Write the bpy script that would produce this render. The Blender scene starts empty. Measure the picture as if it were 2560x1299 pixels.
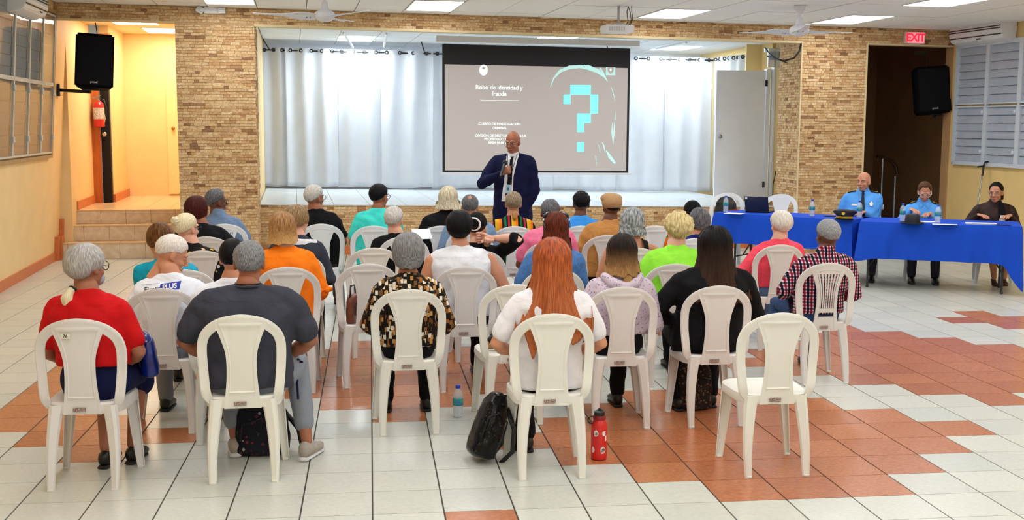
import bpy, bmesh, math, random
import numpy as np
from mathutils import Vector, Matrix, noise
from mathutils.bvhtree import BVHTree
PI = math.pi
random.seed(7)
C = bpy.context.scene.collection
scene = bpy.context.scene

# ------------------------------------------------------------------ camera, world, exposure
T = .34                                   # one floor tile in metres
FPX, PIT, ROL, YAW = 2864.81, .11765, .00478, .12307
CAM = Vector((.00574, -5.3004, 1.84043))
FW = Vector((math.sin(YAW)*math.cos(PIT), math.cos(YAW)*math.cos(PIT), -math.sin(PIT)))
_rt = Vector((math.cos(YAW), -math.sin(YAW), 0)); _up = _rt.cross(FW)
RT = _rt*math.cos(ROL) + _up*math.sin(ROL); UP = -_rt*math.sin(ROL) + _up*math.cos(ROL)
cam = bpy.data.cameras.new('camera'); co = bpy.data.objects.new('camera', cam); C.objects.link(co)
cam.sensor_width = 36; cam.lens = FPX/2560*36; cam.clip_end = 100
co.matrix_world = Matrix(((RT.x, UP.x, -FW.x, CAM.x), (RT.y, UP.y, -FW.y, CAM.y), (RT.z, UP.z, -FW.z, CAM.z), (0, 0, 0, 1)))
scene.camera = co
scene.view_settings.view_transform = 'Standard'; scene.view_settings.look = 'None'
scene.view_settings.gamma = 1; scene.view_settings.use_curve_mapping = False
scene.view_settings.exposure = 0.0
world = bpy.data.worlds.new('world'); scene.world = world; world.use_nodes = True
world.node_tree.nodes['Background'].inputs[0].default_value = (.8, .9, 1, 1)
world.node_tree.nodes['Background'].inputs[1].default_value = .5
HALL_LIGHT, STAGE_LIGHT, SIDE_LIGHT = 11.1, 40.0, 20.0   # strength of the lit ceiling panels
HALL_COL, STAGE_COL, SIDE_COL = (.97, .985, 1), (.84, .96, 1), (1, .93, .76)

# ------------------------------------------------------------------ where a pixel's ray meets a real plane
def ray(px, py): return FW + RT*((px-1280)/FPX) + UP*((649.5-py)/FPX)
def wz(px, py, z=0): d = ray(px, py); return CAM + d*((z-CAM.z)/d.z)
def wy(px, py, y): d = ray(px, py); return CAM + d*((y-CAM.y)/d.y)
TH = .064                                  # the building is turned a little against the tile grid
EX = Vector((math.cos(TH), math.sin(TH), 0)); EY = Vector((-math.sin(TH), math.cos(TH), 0)); O = Vector((-.86*T, 32.47*T, 0))
def W(u, v, z): return O + EX*u + EY*v + Vector((0, 0, z))
def onv(px, py, v):
    d = ray(px, py); P = CAM + d*((v-(CAM-O).dot(EY))/d.dot(EY)) - O; return P.dot(EX), P.z
def onu(px, py, u):
    d = ray(px, py); P = CAM + d*((u-(CAM-O).dot(EX))/d.dot(EX)) - O; return P.dot(EY), P.z
def rz(z): return z                        # heights are used as they are

# ------------------------------------------------------------------ materials
MATS = {}
def nodes(name):
    m = bpy.data.materials.new(name); m.use_nodes = True; nt = m.node_tree
    return m, nt, nt.nodes, nt.links, nt.nodes['Principled BSDF']
def c4(c): return (c[0], c[1], c[2], 1)
def S(r, g, b):                            # sRGB 0-255 to linear
    f = lambda x: (x/255/12.92 if x/255 <= .04045 else ((x/255+.055)/1.055)**2.4)
    return (f(r), f(g), f(b))
def mat(name, col, rough=.5, metal=0, var=.12, scale=30, bump=0, bscale=200, stretch=(1, 1, 1), spec=.5, emit=0, sub=0, alpha=1, trans=0, col2=None, coat=0, detail=3, fold=0):
    if name in MATS: return MATS[name]
    m, nt, N, L, b = nodes(name)
    b.inputs['Roughness'].default_value = rough; b.inputs['Metallic'].default_value = metal
    b.inputs['Specular IOR Level'].default_value = spec
    b.inputs['Transmission Weight'].default_value = trans
    b.inputs['Alpha'].default_value = alpha; b.inputs['Coat Weight'].default_value = coat
    tc = N.new('ShaderNodeTexCoord'); mp = N.new('ShaderNodeMapping'); mp.inputs['Scale'].default_value = stretch
    L.new(tc.outputs['Object'], mp.inputs['Vector'])
    nz = N.new('ShaderNodeTexNoise'); nz.inputs['Scale'].default_value = scale; nz.inputs['Detail'].default_value = detail
    L.new(mp.outputs[0], nz.inputs['Vector'])
    rp = N.new('ShaderNodeValToRGB'); rp.color_ramp.elements[0].position = .3; rp.color_ramp.elements[1].position = .7
    d = col2 if col2 else tuple(x*(1-var) for x in col); u = col if col2 else tuple(min(1, x*(1+var)) for x in col)
    rp.color_ramp.elements[0].color = c4(d); rp.color_ramp.elements[1].color = c4(u)
    L.new(nz.outputs['Fac'], rp.inputs[0]); L.new(rp.outputs[0], b.inputs['Base Color'])
    if emit: b.inputs['Emission Color'].default_value = c4(col); b.inputs['Emission Strength'].default_value = emit
    if sub: b.inputs['Subsurface Weight'].default_value = sub; b.inputs['Subsurface Scale'].default_value = .01
    if bump:
        bn = N.new('ShaderNodeTexNoise'); bn.inputs['Scale'].default_value = bscale; L.new(mp.outputs[0], bn.inputs['Vector'])
        bp = N.new('ShaderNodeBump'); bp.inputs['Strength'].default_value = bump; bp.inputs['Distance'].default_value = .004
        L.new(bn.outputs['Fac'], bp.inputs['Height']); L.new(bp.outputs[0], b.inputs['Normal'])
    if fold:                                                         # soft creases of cloth
        fn = N.new('ShaderNodeTexNoise'); fn.inputs['Scale'].default_value = 7; fn.inputs['Detail'].default_value = 2.5; fn.inputs['Distortion'].default_value = 1.6; L.new(mp.outputs[0], fn.inputs['Vector'])
        fb = N.new('ShaderNodeBump'); fb.inputs['Strength'].default_value = fold; fb.inputs['Distance'].default_value = .03; L.new(fn.outputs['Fac'], fb.inputs['Height'])
        if bump: L.new(fb.outputs[0], bp.inputs['Normal'])
        else: L.new(fb.outputs[0], b.inputs['Normal'])
    MATS[name] = m; return m
def rand_mat(name, stops, rough=.5, scale=25, grain=.25, bump=.2, stretch=(1, 1, 1), const=False, spec=.5):
    """each island / object picks its own colour from the stops; a little grain on top"""
    m, nt, N, L, b = nodes(name); b.inputs['Roughness'].default_value = rough; b.inputs['Specular IOR Level'].default_value = spec
    g = N.new('ShaderNodeNewGeometry'); oi = N.new('ShaderNodeObjectInfo'); ad = N.new('ShaderNodeMath'); ad.operation = 'ADD'
    L.new(g.outputs['Random Per Island'], ad.inputs[0]); L.new(oi.outputs['Random'], ad.inputs[1])
    fr = N.new('ShaderNodeMath'); fr.operation = 'FRACT'; L.new(ad.outputs[0], fr.inputs[0])
    rp = N.new('ShaderNodeValToRGB'); cr = rp.color_ramp
    if const: cr.interpolation = 'CONSTANT'
    while len(cr.elements) < len(stops): cr.elements.new(.5)
    for e, (p, c) in zip(cr.elements, stops): e.position = p; e.color = c4(c)
    L.new(fr.outputs[0], rp.inputs[0])
    tc = N.new('ShaderNodeTexCoord'); mp = N.new('ShaderNodeMapping'); mp.inputs['Scale'].default_value = stretch
    gg = N.new('ShaderNodeVectorMath'); gg.operation = 'ADD'; L.new(g.outputs['Position'], gg.inputs[0]); L.new(fr.outputs[0], gg.inputs[1])
    L.new(gg.outputs[0], mp.inputs['Vector'])
    nz = N.new('ShaderNodeTexNoise'); nz.inputs['Scale'].default_value = scale; nz.inputs['Detail'].default_value = 5; L.new(mp.outputs[0], nz.inputs['Vector'])
    r2 = N.new('ShaderNodeMapRange'); r2.inputs['From Min'].default_value = .3; r2.inputs['From Max'].default_value = .7
    r2.inputs['To Min'].default_value = 1-grain; r2.inputs['To Max'].default_value = 1+grain; L.new(nz.outputs['Fac'], r2.inputs['Value'])
    mx = N.new('ShaderNodeVectorMath'); mx.operation = 'SCALE'; L.new(rp.outputs[0], mx.inputs[0]); L.new(r2.outputs[0], mx.inputs['Scale'])
    L.new(mx.outputs[0], b.inputs['Base Color'])
    bp = N.new('ShaderNodeBump'); bp.inputs['Strength'].default_value = bump; bp.inputs['Distance'].default_value = .003
    L.new(nz.outputs['Fac'], bp.inputs['Height']); L.new(bp.outputs[0], b.inputs['Normal'])
    MATS[name] = m; return m
def glow(name, col, s):
    m, nt, N, L, b = nodes(name); b.inputs['Base Color'].default_value = c4(col)
    b.inputs['Emission Color'].default_value = c4(col); b.inputs['Emission Strength'].default_value = s; MATS[name] = m; return m
def hair_mat(name, c1, c2, sc=70, c3=None):
    """streaks that run down the hair (the fall is along z)"""
    if name in MATS: return MATS[name]
    m, nt, N, L, b = nodes(name); dk = sum(c2) < .35; b.inputs['Roughness'].default_value = .5 if dk else .45; b.inputs['Specular IOR Level'].default_value = .12 if dk else .3
    tc = N.new('ShaderNodeTexCoord'); mp = N.new('ShaderNodeMapping'); mp.inputs['Scale'].default_value = (1, 1, .09)
    L.new(tc.outputs['UV'], mp.inputs['Vector'])
    nz = N.new('ShaderNodeTexNoise'); nz.inputs['Scale'].default_value = sc*1.9; nz.inputs['Detail'].default_value = 6
    mp2 = N.new('ShaderNodeMapping'); mp2.inputs['Scale'].default_value = (1, .06, 1); L.new(tc.outputs['UV'], mp2.inputs['Vector']); L.new(mp2.outputs[0], nz.inputs['Vector'])
    rp = N.new('ShaderNodeValToRGB'); rp.color_ramp.elements[0].position = .38; rp.color_ramp.elements[1].position = .62
    rp.color_ramp.elements[0].color = c4(c1); rp.color_ramp.elements[1].color = c4(c2); L.new(nz.outputs['Fac'], rp.inputs[0])
    out = rp.outputs[0]
    if c3:                                                           # dyed tips: another colour towards the ends of the hair
        sp = N.new('ShaderNodeSeparateXYZ'); L.new(tc.outputs['UV'], sp.inputs[0])
        mr = N.new('ShaderNodeMapRange'); mr.inputs['From Min'].default_value = .35; mr.inputs['From Max'].default_value = .9; L.new(sp.outputs['Y'], mr.inputs['Value'])
        mm = N.new('ShaderNodeMath'); mm.operation = 'MULTIPLY'; L.new(mr.outputs[0], mm.inputs[0]); L.new(nz.outputs['Fac'], mm.inputs[1])
        m2 = N.new('ShaderNodeMath'); m2.operation = 'MULTIPLY'; m2.inputs[1].default_value = 1.7; m2.use_clamp = True; L.new(mm.outputs[0], m2.inputs[0])
        mx = N.new('ShaderNodeMix'); mx.data_type = 'RGBA'; L.new(m2.outputs[0], mx.inputs['Factor']); L.new(out, mx.inputs[6]); mx.inputs[7].default_value = c4(c3); out = mx.outputs[2]
    L.new(out, b.inputs['Base Color'])
    bp = N.new('ShaderNodeBump'); bp.inputs['Strength'].default_value = .5; bp.inputs['Distance'].default_value = .003
    L.new(nz.outputs['Fac'], bp.inputs['Height']); L.new(bp.outputs[0], b.inputs['Normal'])
    MATS[name] = m; return m
def spots_mat(name, base, cols, scale=30, thr=.35, metric='EUCLIDEAN', rough=.8, stretch=(1, 1, 1), keep=1.0):
    if name in MATS: return MATS[name]
    m, nt, N, L, b = nodes(name); b.inputs['Roughness'].default_value = rough; b.inputs['Specular IOR Level'].default_value = .2
    tc = N.new('ShaderNodeTexCoord'); mp = N.new('ShaderNodeMapping'); mp.inputs['Scale'].default_value = stretch; L.new(tc.outputs['Object'], mp.inputs['Vector'])
    v = N.new('ShaderNodeTexVoronoi'); v.inputs['Scale'].default_value = scale; v.distance = metric; L.new(mp.outputs[0], v.inputs['Vector'])
    sp = N.new('ShaderNodeSeparateXYZ'); L.new(v.outputs['Color'], sp.inputs[0])
    rp = N.new('ShaderNodeValToRGB'); cr = rp.color_ramp; cr.interpolation = 'CONSTANT'
    while len(cr.elements) < len(cols)+1: cr.elements.new(.5)
    n = len(cols)
    for i, e in enumerate(cr.elements): e.position = min(.999, i/n*keep) if i < n else min(.9999, keep); e.color = c4(cols[i]) if i < n else c4(base)
    L.new(sp.outputs['X'], rp.inputs[0])
    lt = N.new('ShaderNodeMath'); lt.operation = 'LESS_THAN'; lt.inputs[1].default_value = thr; L.new(v.outputs['Distance'], lt.inputs[0])
    mx = N.new('ShaderNodeMix'); mx.data_type = 'RGBA'; L.new(lt.outputs[0], mx.inputs['Factor']); mx.inputs[6].default_value = c4(base); L.new(rp.outputs[0], mx.inputs[7])
    L.new(mx.outputs[2], b.inputs['Base Color']); MATS[name] = m; return m
def stripes_mat(name, stops, freq, axis='X', rough=.8):
    if name in MATS: return MATS[name]
    m, nt, N, L, b = nodes(name); b.inputs['Roughness'].default_value = rough; b.inputs['Specular IOR Level'].default_value = .2
    tc = N.new('ShaderNodeTexCoord'); sp = N.new('ShaderNodeSeparateXYZ'); L.new(tc.outputs['Object'], sp.inputs[0])
    a = N.new('ShaderNodeMath'); a.operation = 'MULTIPLY'; a.inputs[1].default_value = freq; L.new(sp.outputs[axis], a.inputs[0])
    f = N.new('ShaderNodeMath'); f.operation = 'FRACT'; L.new(a.outputs[0], f.inputs[0])
    rp = N.new('ShaderNodeValToRGB'); cr = rp.color_ramp; cr.interpolation = 'CONSTANT'
    while len(cr.elements) < len(stops): cr.elements.new(.5)
    for e, (p, c) in zip(cr.elements, stops): e.position = p; e.color = c4(c)
    L.new(f.outputs[0], rp.inputs[0]); L.new(rp.outputs[0], b.inputs['Base Color']); MATS[name] = m; return m
def plaid_mat(name):
    m, nt, N, L, b = nodes(name); b.inputs['Roughness'].default_value = .85; b.inputs['Specular IOR Level'].default_value = .2
    tc = N.new('ShaderNodeTexCoord'); sp = N.new('ShaderNodeSeparateXYZ'); L.new(tc.outputs['Object'], sp.inputs[0])
    fs = []
    for ax, ph in (('X', .2), ('Z', .1)):
        a = N.new('ShaderNodeMath'); a.operation = 'MULTIPLY_ADD'; a.inputs[1].default_value = 22; a.inputs[2].default_value = ph; L.new(sp.outputs[ax], a.inputs[0])
        f = N.new('ShaderNodeMath'); f.operation = 'FRACT'; L.new(a.outputs[0], f.inputs[0])
        rp = N.new('ShaderNodeValToRGB'); cr = rp.color_ramp; cr.interpolation = 'CONSTANT'
        while len(cr.elements) < 4: cr.elements.new(.5)
        for e, (p, c) in zip(cr.elements, ((0, S(240, 225, 235)), (.2, S(165, 40, 75)), (.5, S(240, 225, 235)), (.68, S(25, 22, 45)))): e.position = p; e.color = c4(c)
        L.new(f.outputs[0], rp.inputs[0]); fs.append(rp.outputs[0])
    mx = N.new('ShaderNodeMix'); mx.data_type = 'RGBA'; mx.blend_type = 'MULTIPLY'; mx.inputs['Factor'].default_value = .85
    L.new(fs[0], mx.inputs[6]); L.new(fs[1], mx.inputs[7]); L.new(mx.outputs[2], b.inputs['Base Color']); MATS[name] = m; return m
def cloth(name, col, rough=.85, var=.08): return mat(name, col, rough, var=var, scale=12, bump=.12, bscale=120, spec=.2, fold=.45)

# ------------------------------------------------------------------ objects
def tag(o, label=None, cat=None, group=None, kind=None):
    if label: o['label'] = label
    if cat: o['category'] = cat
    if group: o['group'] = group
    if kind: o['kind'] = kind
    return o
def thing(name, label, cat, loc=(0, 0, 0), rz=0, group=None):
    o = bpy.data.objects.new(name, None); C.objects.link(o); o.location = loc; o.rotation_euler = (0, 0, rz); o.empty_display_size = .1
    return tag(o, label, cat, group)
def shade(me, ang=None):
    for p in me.polygons: p.use_smooth = True
    if ang is not None: me.set_sharp_from_angle(angle=ang)
def obj(name, bm, m, parent=None, smooth=None, label=None, kind=None, mesh=None):
    if mesh is None:
        mesh = bpy.data.meshes.new(name)
        if isinstance(bm, bmesh.types.BMesh): bm.to_mesh(mesh); bm.free()
        else: mesh = bm
        ms = m if isinstance(m, (list, tuple)) else [m]
        if len(mesh.materials): mesh.materials.clear()
        for q in ms: mesh.materials.append(q)
        if smooth is not None: shade(mesh, smooth if smooth else None)
    o = bpy.data.objects.new(name, mesh); C.objects.link(o); o.parent = parent
    if label: o['label'] = label
    if kind: o['kind'] = kind
    return o
def dup(root, loc, rzz, label=None, group=None):
    r = root.copy(); C.objects.link(r); r.location = loc; r.rotation_euler = (0, 0, rzz)
    if label: r['label'] = label
    if group: r['group'] = group
    for ch in list(root.children):
        c = ch.copy(); C.objects.link(c); c.parent = r
        for g in ch.children:
            d = g.copy(); C.objects.link(d); d.parent = c
    return r
def NB(): return bmesh.new()
def setmat(faces, i):
    for f in faces: f.material_index = i
def box(bm, c, s, rot=None, mi=0, bevel=0):
    M = Matrix.Translation(c) @ (rot.to_4x4() if rot else Matrix()) @ Matrix.Diagonal((s[0], s[1], s[2], 1))
    r = bmesh.ops.create_cube(bm, size=1, matrix=M)
    fs = list({f for v in r['verts'] for f in v.link_faces})
    if bevel:
        es = list({e for v in r['verts'] for e in v.link_edges})
        rr = bmesh.ops.bevel(bm, geom=es, offset=bevel, segments=2, affect='EDGES', profile=.5, clamp_overlap=True); fs = [f for f in rr['faces']]
    if mi: setmat([f for f in fs if f.is_valid], mi)
    return r['verts']
def box2(bm, a, b, mi=0, bevel=0):
    a = Vector(a); b = Vector(b); box(bm, (a+b)/2, (abs(b.x-a.x), abs(b.y-a.y), abs(b.z-a.z)), mi=mi, bevel=bevel)
def rbox(bm, u0, u1, v0, v1, z0, z1, mi=0):               # a box in the building's frame, bottom/top may tilt
    f = lambda z, u: z(u) if callable(z) else z
    vs = [bm.verts.new(W(u, v, f(z, u))) for z in (z0, z1) for u, v in ((u0, v0), (u1, v0), (u1, v1), (u0, v1))]
    fs = [bm.faces.new([vs[i] for i in q]) for q in ((3, 2, 1, 0), (4, 5, 6, 7), (0, 1, 5, 4), (1, 2, 6, 5), (2, 3, 7, 6), (3, 0, 4, 7))]
    if mi: setmat(fs, mi)
    return vs
def ell(bm, c, r, seg=16, rot=None, mi=0):
    M = Matrix.Translation(c) @ (rot.to_4x4() if rot else Matrix()) @ Matrix.Diagonal((r[0], r[1], r[2], 1))
    q = bmesh.ops.create_uvsphere(bm, u_segments=seg, v_segments=max(6, seg*2//3), radius=1, matrix=M)
    if mi: setmat({f for v in q['verts'] for f in v.link_faces}, mi)
    return q['verts']
def tube(bm, pts, rad, seg=10, side=None, cap=True, mi=0, power=2):
    """closed loft along pts; rad: number or (rx, ry) per point; side = direction of rx"""
    pts = [Vector(p) for p in pts]; n = len(pts)
    if not isinstance(rad, (list, tuple)): rad = [rad]*n
    rad = [(r, r) if not isinstance(r, (list, tuple)) else r for r in rad]
    rings = []; prev = None
    for i, p in enumerate(pts):
        t = (pts[min(i+1, n-1)]-pts[max(i-1, 0)])
        t = t.normalized() if t.length > 1e-9 else Vector((0, 0, 1))
        if side is not None: a = Vector(side)
        elif prev is None: a = Vector((1, 0, 0)) if abs(t.x) < .9 else Vector((0, 1, 0))
        else: a = prev
        a = (a - t*a.dot(t))
        if a.length < 1e-5: a = t.orthogonal()
        a.normalize(); prev = a; b = t.cross(a)
        ring = []
        for k in range(seg):
            q = 2*PI*k/seg; cc, ss = math.cos(q), math.sin(q)
            if power != 2: cc = math.copysign(abs(cc)**(2/power), cc); ss = math.copysign(abs(ss)**(2/power), ss)
            ring.append(bm.verts.new(p + a*(rad[i][0]*cc) + b*(rad[i][1]*ss)))
        rings.append(ring)
    fs = []
    for i in range(n-1):
        for k in range(seg): fs.append(bm.faces.new((rings[i][k], rings[i][(k+1) % seg], rings[i+1][(k+1) % seg], rings[i+1][k])))
    if cap: fs.append(bm.faces.new(rings[0][::-1])); fs.append(bm.faces.new(rings[-1]))
    if mi: setmat(fs, mi)
    return rings
def limb(bm, pts, rad, seg=10, side=None):                # tube with rounded ends
    pts = [Vector(p) for p in pts]; rad = [(r, r) if not isinstance(r, (list, tuple)) else r for r in rad]
    a = (pts[0]-pts[1]).normalized(); b = (pts[-1]-pts[-2]).normalized(); r0 = min(rad[0]); r1 = min(rad[-1])
    P = [pts[0]+a*r0*.85, pts[0]+a*r0*.5] + pts + [pts[-1]+b*r1*.5, pts[-1]+b*r1*.85]
    R = [(rad[0][0]*.45, rad[0][1]*.45), (rad[0][0]*.85, rad[0][1]*.85)] + rad + [(rad[-1][0]*.85, rad[-1][1]*.85), (rad[-1][0]*.45, rad[-1][1]*.45)]
    return tube(bm, P, R, seg, side)
def lathe(bm, prof, seg=20, c=(0, 0, 0), mi=0):
    c = Vector(c); rings = [[bm.verts.new(c+Vector((r*math.cos(2*PI*k/seg), r*math.sin(2*PI*k/seg), z))) for k in range(seg)] for r, z in prof]
    fs = []
    for i in range(len(rings)-1):
        for k in range(seg): fs.append(bm.faces.new((rings[i][k], rings[i][(k+1) % seg], rings[i+1][(k+1) % seg], rings[i+1][k])))
    fs.append(bm.faces.new(rings[0][::-1])); fs.append(bm.faces.new(rings[-1]))
    if mi: setmat(fs, mi)
    return rings
def poly(bm, pts, ext=None, mi=0):                        # flat polygon, optionally extruded by a vector
    vs = [bm.verts.new(p) for p in pts]; f = bm.faces.new(vs); fs = [f]
    if ext is not None:
        vt = [bm.verts.new(Vector(p)+Vector(ext)) for p in pts]; fs.append(bm.faces.new(vt[::-1])); n = len(vs)
        for i in range(n): fs.append(bm.faces.new((vs[(i+1) % n], vs[i], vt[i], vt[(i+1) % n])))
    if mi: setmat(fs, mi)
    return fs
def ring(bm, c, R, r, axis='Y', seg=16, s2=6, mi=0):
    c = Vector(c); pts = []
    for k in range(seg):
        a = 2*PI*k/seg; x, y = R*math.cos(a), R*math.sin(a); row = []
        for j in range(s2):
            b = 2*PI*j/s2; q = (R+r*math.cos(b)); h = r*math.sin(b); x, y = q*math.cos(a), q*math.sin(a)
            row.append(bm.verts.new(c + (Vector((x, h, y)) if axis == 'Y' else Vector((h, x, y)) if axis == 'X' else Vector((x, y, h)))))
        pts.append(row)
    fs = [bm.faces.new((pts[k][j], pts[k][(j+1) % s2], pts[(k+1) % seg][(j+1) % s2], pts[(k+1) % seg][j])) for k in range(seg) for j in range(s2)]
    if mi: setmat(fs, mi)
# a second scene in which modifiers are evaluated
tmp_scene = bpy.data.scenes.new('tmp')
def evaluated(o):
    tmp_scene.collection.objects.link(o)
    with bpy.context.temp_override(scene=tmp_scene, view_layer=tmp_scene.view_layers[0]): dg = bpy.context.evaluated_depsgraph_get()
    me = bpy.data.meshes.new_from_object(o.evaluated_get(dg), preserve_all_data_layers=True, depsgraph=dg)
    tmp_scene.collection.objects.unlink(o); return me
def voxel(bm, size, smooth=3, fac=.5):
    me = bpy.data.meshes.new('t'); bmesh.ops.recalc_face_normals(bm, faces=bm.faces); bm.to_mesh(me); bm.free()
    o = bpy.data.objects.new('t', me); r = o.modifiers.new('r', 'REMESH'); r.mode = 'VOXEL'; r.voxel_size = size
    if smooth: s = o.modifiers.new('s', 'SMOOTH'); s.factor = fac; s.iterations = smooth
    out = evaluated(o); bpy.data.objects.remove(o); bpy.data.meshes.remove(me); return out
def text_mesh(txt, size, align='CENTER', bold=0.0, ext=0.0, shear=0, spacing=1):
    cu = bpy.data.curves.new('t', 'FONT'); cu.body = txt; cu.size = size; cu.align_x = align; cu.align_y = 'CENTER'; cu.offset = bold; cu.extrude = ext; cu.shear = shear; cu.space_character = spacing
    cu.resolution_u = 3
    o = bpy.data.objects.new('t', cu); me = evaluated(o); bpy.data.objects.remove(o); return me
def text_obj(name, txt, size, m, origin, ex, ez, parent=None, **k):
    """flat lettering at origin, reading along ex, upright along ez"""
    me = text_mesh(txt, size, **k); ex = Vector(ex).normalized(); ez = Vector(ez).normalized(); en = ex.cross(ez)
    me.transform(Matrix(((ex.x, ez.x, en.x, origin[0]), (ex.y, ez.y, en.y, origin[1]), (ex.z, ez.z, en.z, origin[2]), (0, 0, 0, 1))))
    me.materials.clear(); me.materials.append(m)
    o = bpy.data.objects.new(name, me); C.objects.link(o); o.parent = parent; return o
def bvh_of(me): return BVHTree.FromPolygons([v.co for v in me.vertices], [p.vertices for p in me.polygons])
def conform(bm, bvh, d, off, grid=.015):
    """cut a flat piece (x, z) into a fine grid and lay it on a surface, coming from direction d along y"""
    xs = [v.co.x for v in bm.verts]; zs = [v.co.z for v in bm.verts]
    for ax, lo, hi in ((0, min(xs), max(xs)), (2, min(zs), max(zs))):
        x = lo+grid
        while x < hi:
            p = [0, 0, 0]; p[ax] = x; n = [0, 0, 0]; n[ax] = 1
            bmesh.ops.bisect_plane(bm, geom=bm.verts[:]+bm.edges[:]+bm.faces[:], plane_co=p, plane_no=n); x += grid
    for v in bm.verts:
        s = Vector((v.co.x, d*1.5, v.co.z)); h = bvh.ray_cast(s, Vector((0, -d, 0)))
        if h[0] is None: h = bvh.find_nearest(Vector((v.co.x, d*.12, v.co.z)))
        v.co = Vector((v.co.x, h[0].y + d*off, v.co.z)) if h[0] is not None else v.co
    return bm
# ------------------------------------------------------------------ the hall
def zl(u): return 3.10-.0105*u             # underside of the stone beam (the old building is not quite level)
def zc(u): return 3.315-.009*u             # ceiling
def zs(u): return .706-.0125*u             # stage floor
def lw(z): return -3.93+.066*z             # face of the left wall (leans in a little)
V0 = -21.0                                 # rear of the hall, behind the camera
wall_m = mat('cream paint', S(238, 205, 148), .55, var=.04, scale=3, bump=.05, bscale=90)
wallr_m = mat('cream paint right', S(226, 196, 132), .6, var=.04, scale=3, bump=.05, bscale=90)
shaded_tan_m = mat('shaded tan paint', S(178, 138, 96), .7, var=.08, scale=2)  # tan recess walls, coloured browner so the paint carries the opening's shade
base_m = mat('terracotta skirting', S(202, 112, 58), .45, var=.12, scale=20, bump=.1)
white_m = mat('white paint', S(226, 230, 238), .45, var=.02)
grout_m = mat('dark grout', S(70, 66, 60), .8, var=.2, scale=40)
tile_l = rand_mat('pale stoneware', [(0, S(203, 204, 194)), (.5, S(210, 211, 202)), (1, S(197, 200, 193))], rough=.28, scale=48, grain=.08, bump=.05, stretch=(.9, 1.7, 1), spec=.5)
tile_o = rand_mat('terracotta stoneware', [(0, S(180, 110, 70)), (.5, S(188, 119, 78)), (1, S(172, 102, 64))], rough=.27, scale=52, grain=.24, bump=.08, stretch=(.8, 2.0, 1), spec=.5)
E_ORANGE = {(1, -1), (-4, 4), (-5, 3), (-5, 4), (-5, 5)} | {(-7, r) for r in range(5, 11)} | {(-6, r) for r in range(4, 11)}
for cx, cy in ((0, 9), (12, 9)): E_ORANGE |= {(c, r) for c in range(cx-4, cx+5) for r in range(cy-4, cy+5) if abs(c-cx)+abs(r-cy) <= 4}
E_ORANGE |= {(c, r) for c in range(2, 11) for r in range(0, 7) if abs(c-6)+abs(r-3) <= 4}
E_ORANGE |= {(c, r) for c in range(3, 10) for r in range(13, 18) if abs(c-6)+abs(r-15) <= 3}
E_ORANGE |= {(17, 15), (16, 14), (17, 14), (18, 14), (17, 13), (18, 13), (19, 13), (18, 12), (19, 12), (19, 14)}
fl = NB(); rbox(fl, -4.1, 8.95, V0-.1, .2, -.12, -.004)
floor = obj('floor', fl, grout_m); floor['kind'] = 'structure'
tmesh = []
for m in (tile_l, tile_o):
    b = NB(); box2(b, (.004, .0025, -.01), (T-.004, T-.0025, 0)); me = bpy.data.meshes.new('tile'); b.to_mesh(me); b.free(); me.materials.append(m); tmesh.append(me)
cand = []; rest = NB()
for i in range(-30, 34):
    for j in range(-50, 36):
        p = Vector(((i+.5)*T, (j+.5)*T, 0)); q = p-O; u, v = q.dot(EX), q.dot(EY)
        if u < -4.12 or u > 8.9 or v > .1 or v < V0: continue
        d = p-CAM; dz = d.dot(FW); seen = False
        if dz > 0:
            x, y = 1280+FPX*d.dot(RT)/dz, 649.5-FPX*d.dot(UP)/dz; seen = -60 < x < 2620 and y < 1360
        cand.append((0 if seen else 1, d.length, i, j))
cand.sort()
for n, (s, dd, i, j) in enumerate(cand):
    o_ = (i, j) in E_ORANGE
    if n < 300:
        t = obj('tile', None, None, floor, mesh=tmesh[o_]); t.location = (i*T, j*T, 0)
    else: box2(rest, (i*T+.004, j*T+.0025, -.01), ((i+1)*T-.004, (j+1)*T-.0025, 0), mi=int(o_))
obj('tile', rest, [tile_l, tile_o], floor, kind='stuff')

# walls
def structure(name, bm, m, **k): o = obj(name, bm, m, **k); o['kind'] = 'structure'; return o
b = NB()
for (v0, v1) in ((V0, .1),):
    vs = [b.verts.new(W(lw(z)-t, v, z)) for v in (V0, .1) for t in (0, .2) for z in (-.1, 3.45)]
    for q in ((0, 1, 5, 4), (3, 2, 6, 7), (1, 3, 7, 5), (0, 4, 6, 2), (0, 2, 3, 1), (4, 5, 7, 6)): b.faces.new([vs[i] for i in q])
bmesh.ops.recalc_face_normals(b, faces=b.faces)
wall_left = structure('wall_left', b, wall_m)
b = NB(); rbox(b, 8.80, 9.0, V0, -.58, -.1, 3.45); wall_right = structure('wall_right', b, wallr_m)
b = NB(); rbox(b, -4.1, 9.0, V0-.2, V0, -.1, 3.5); structure('wall_rear', b, wall_m)

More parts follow.
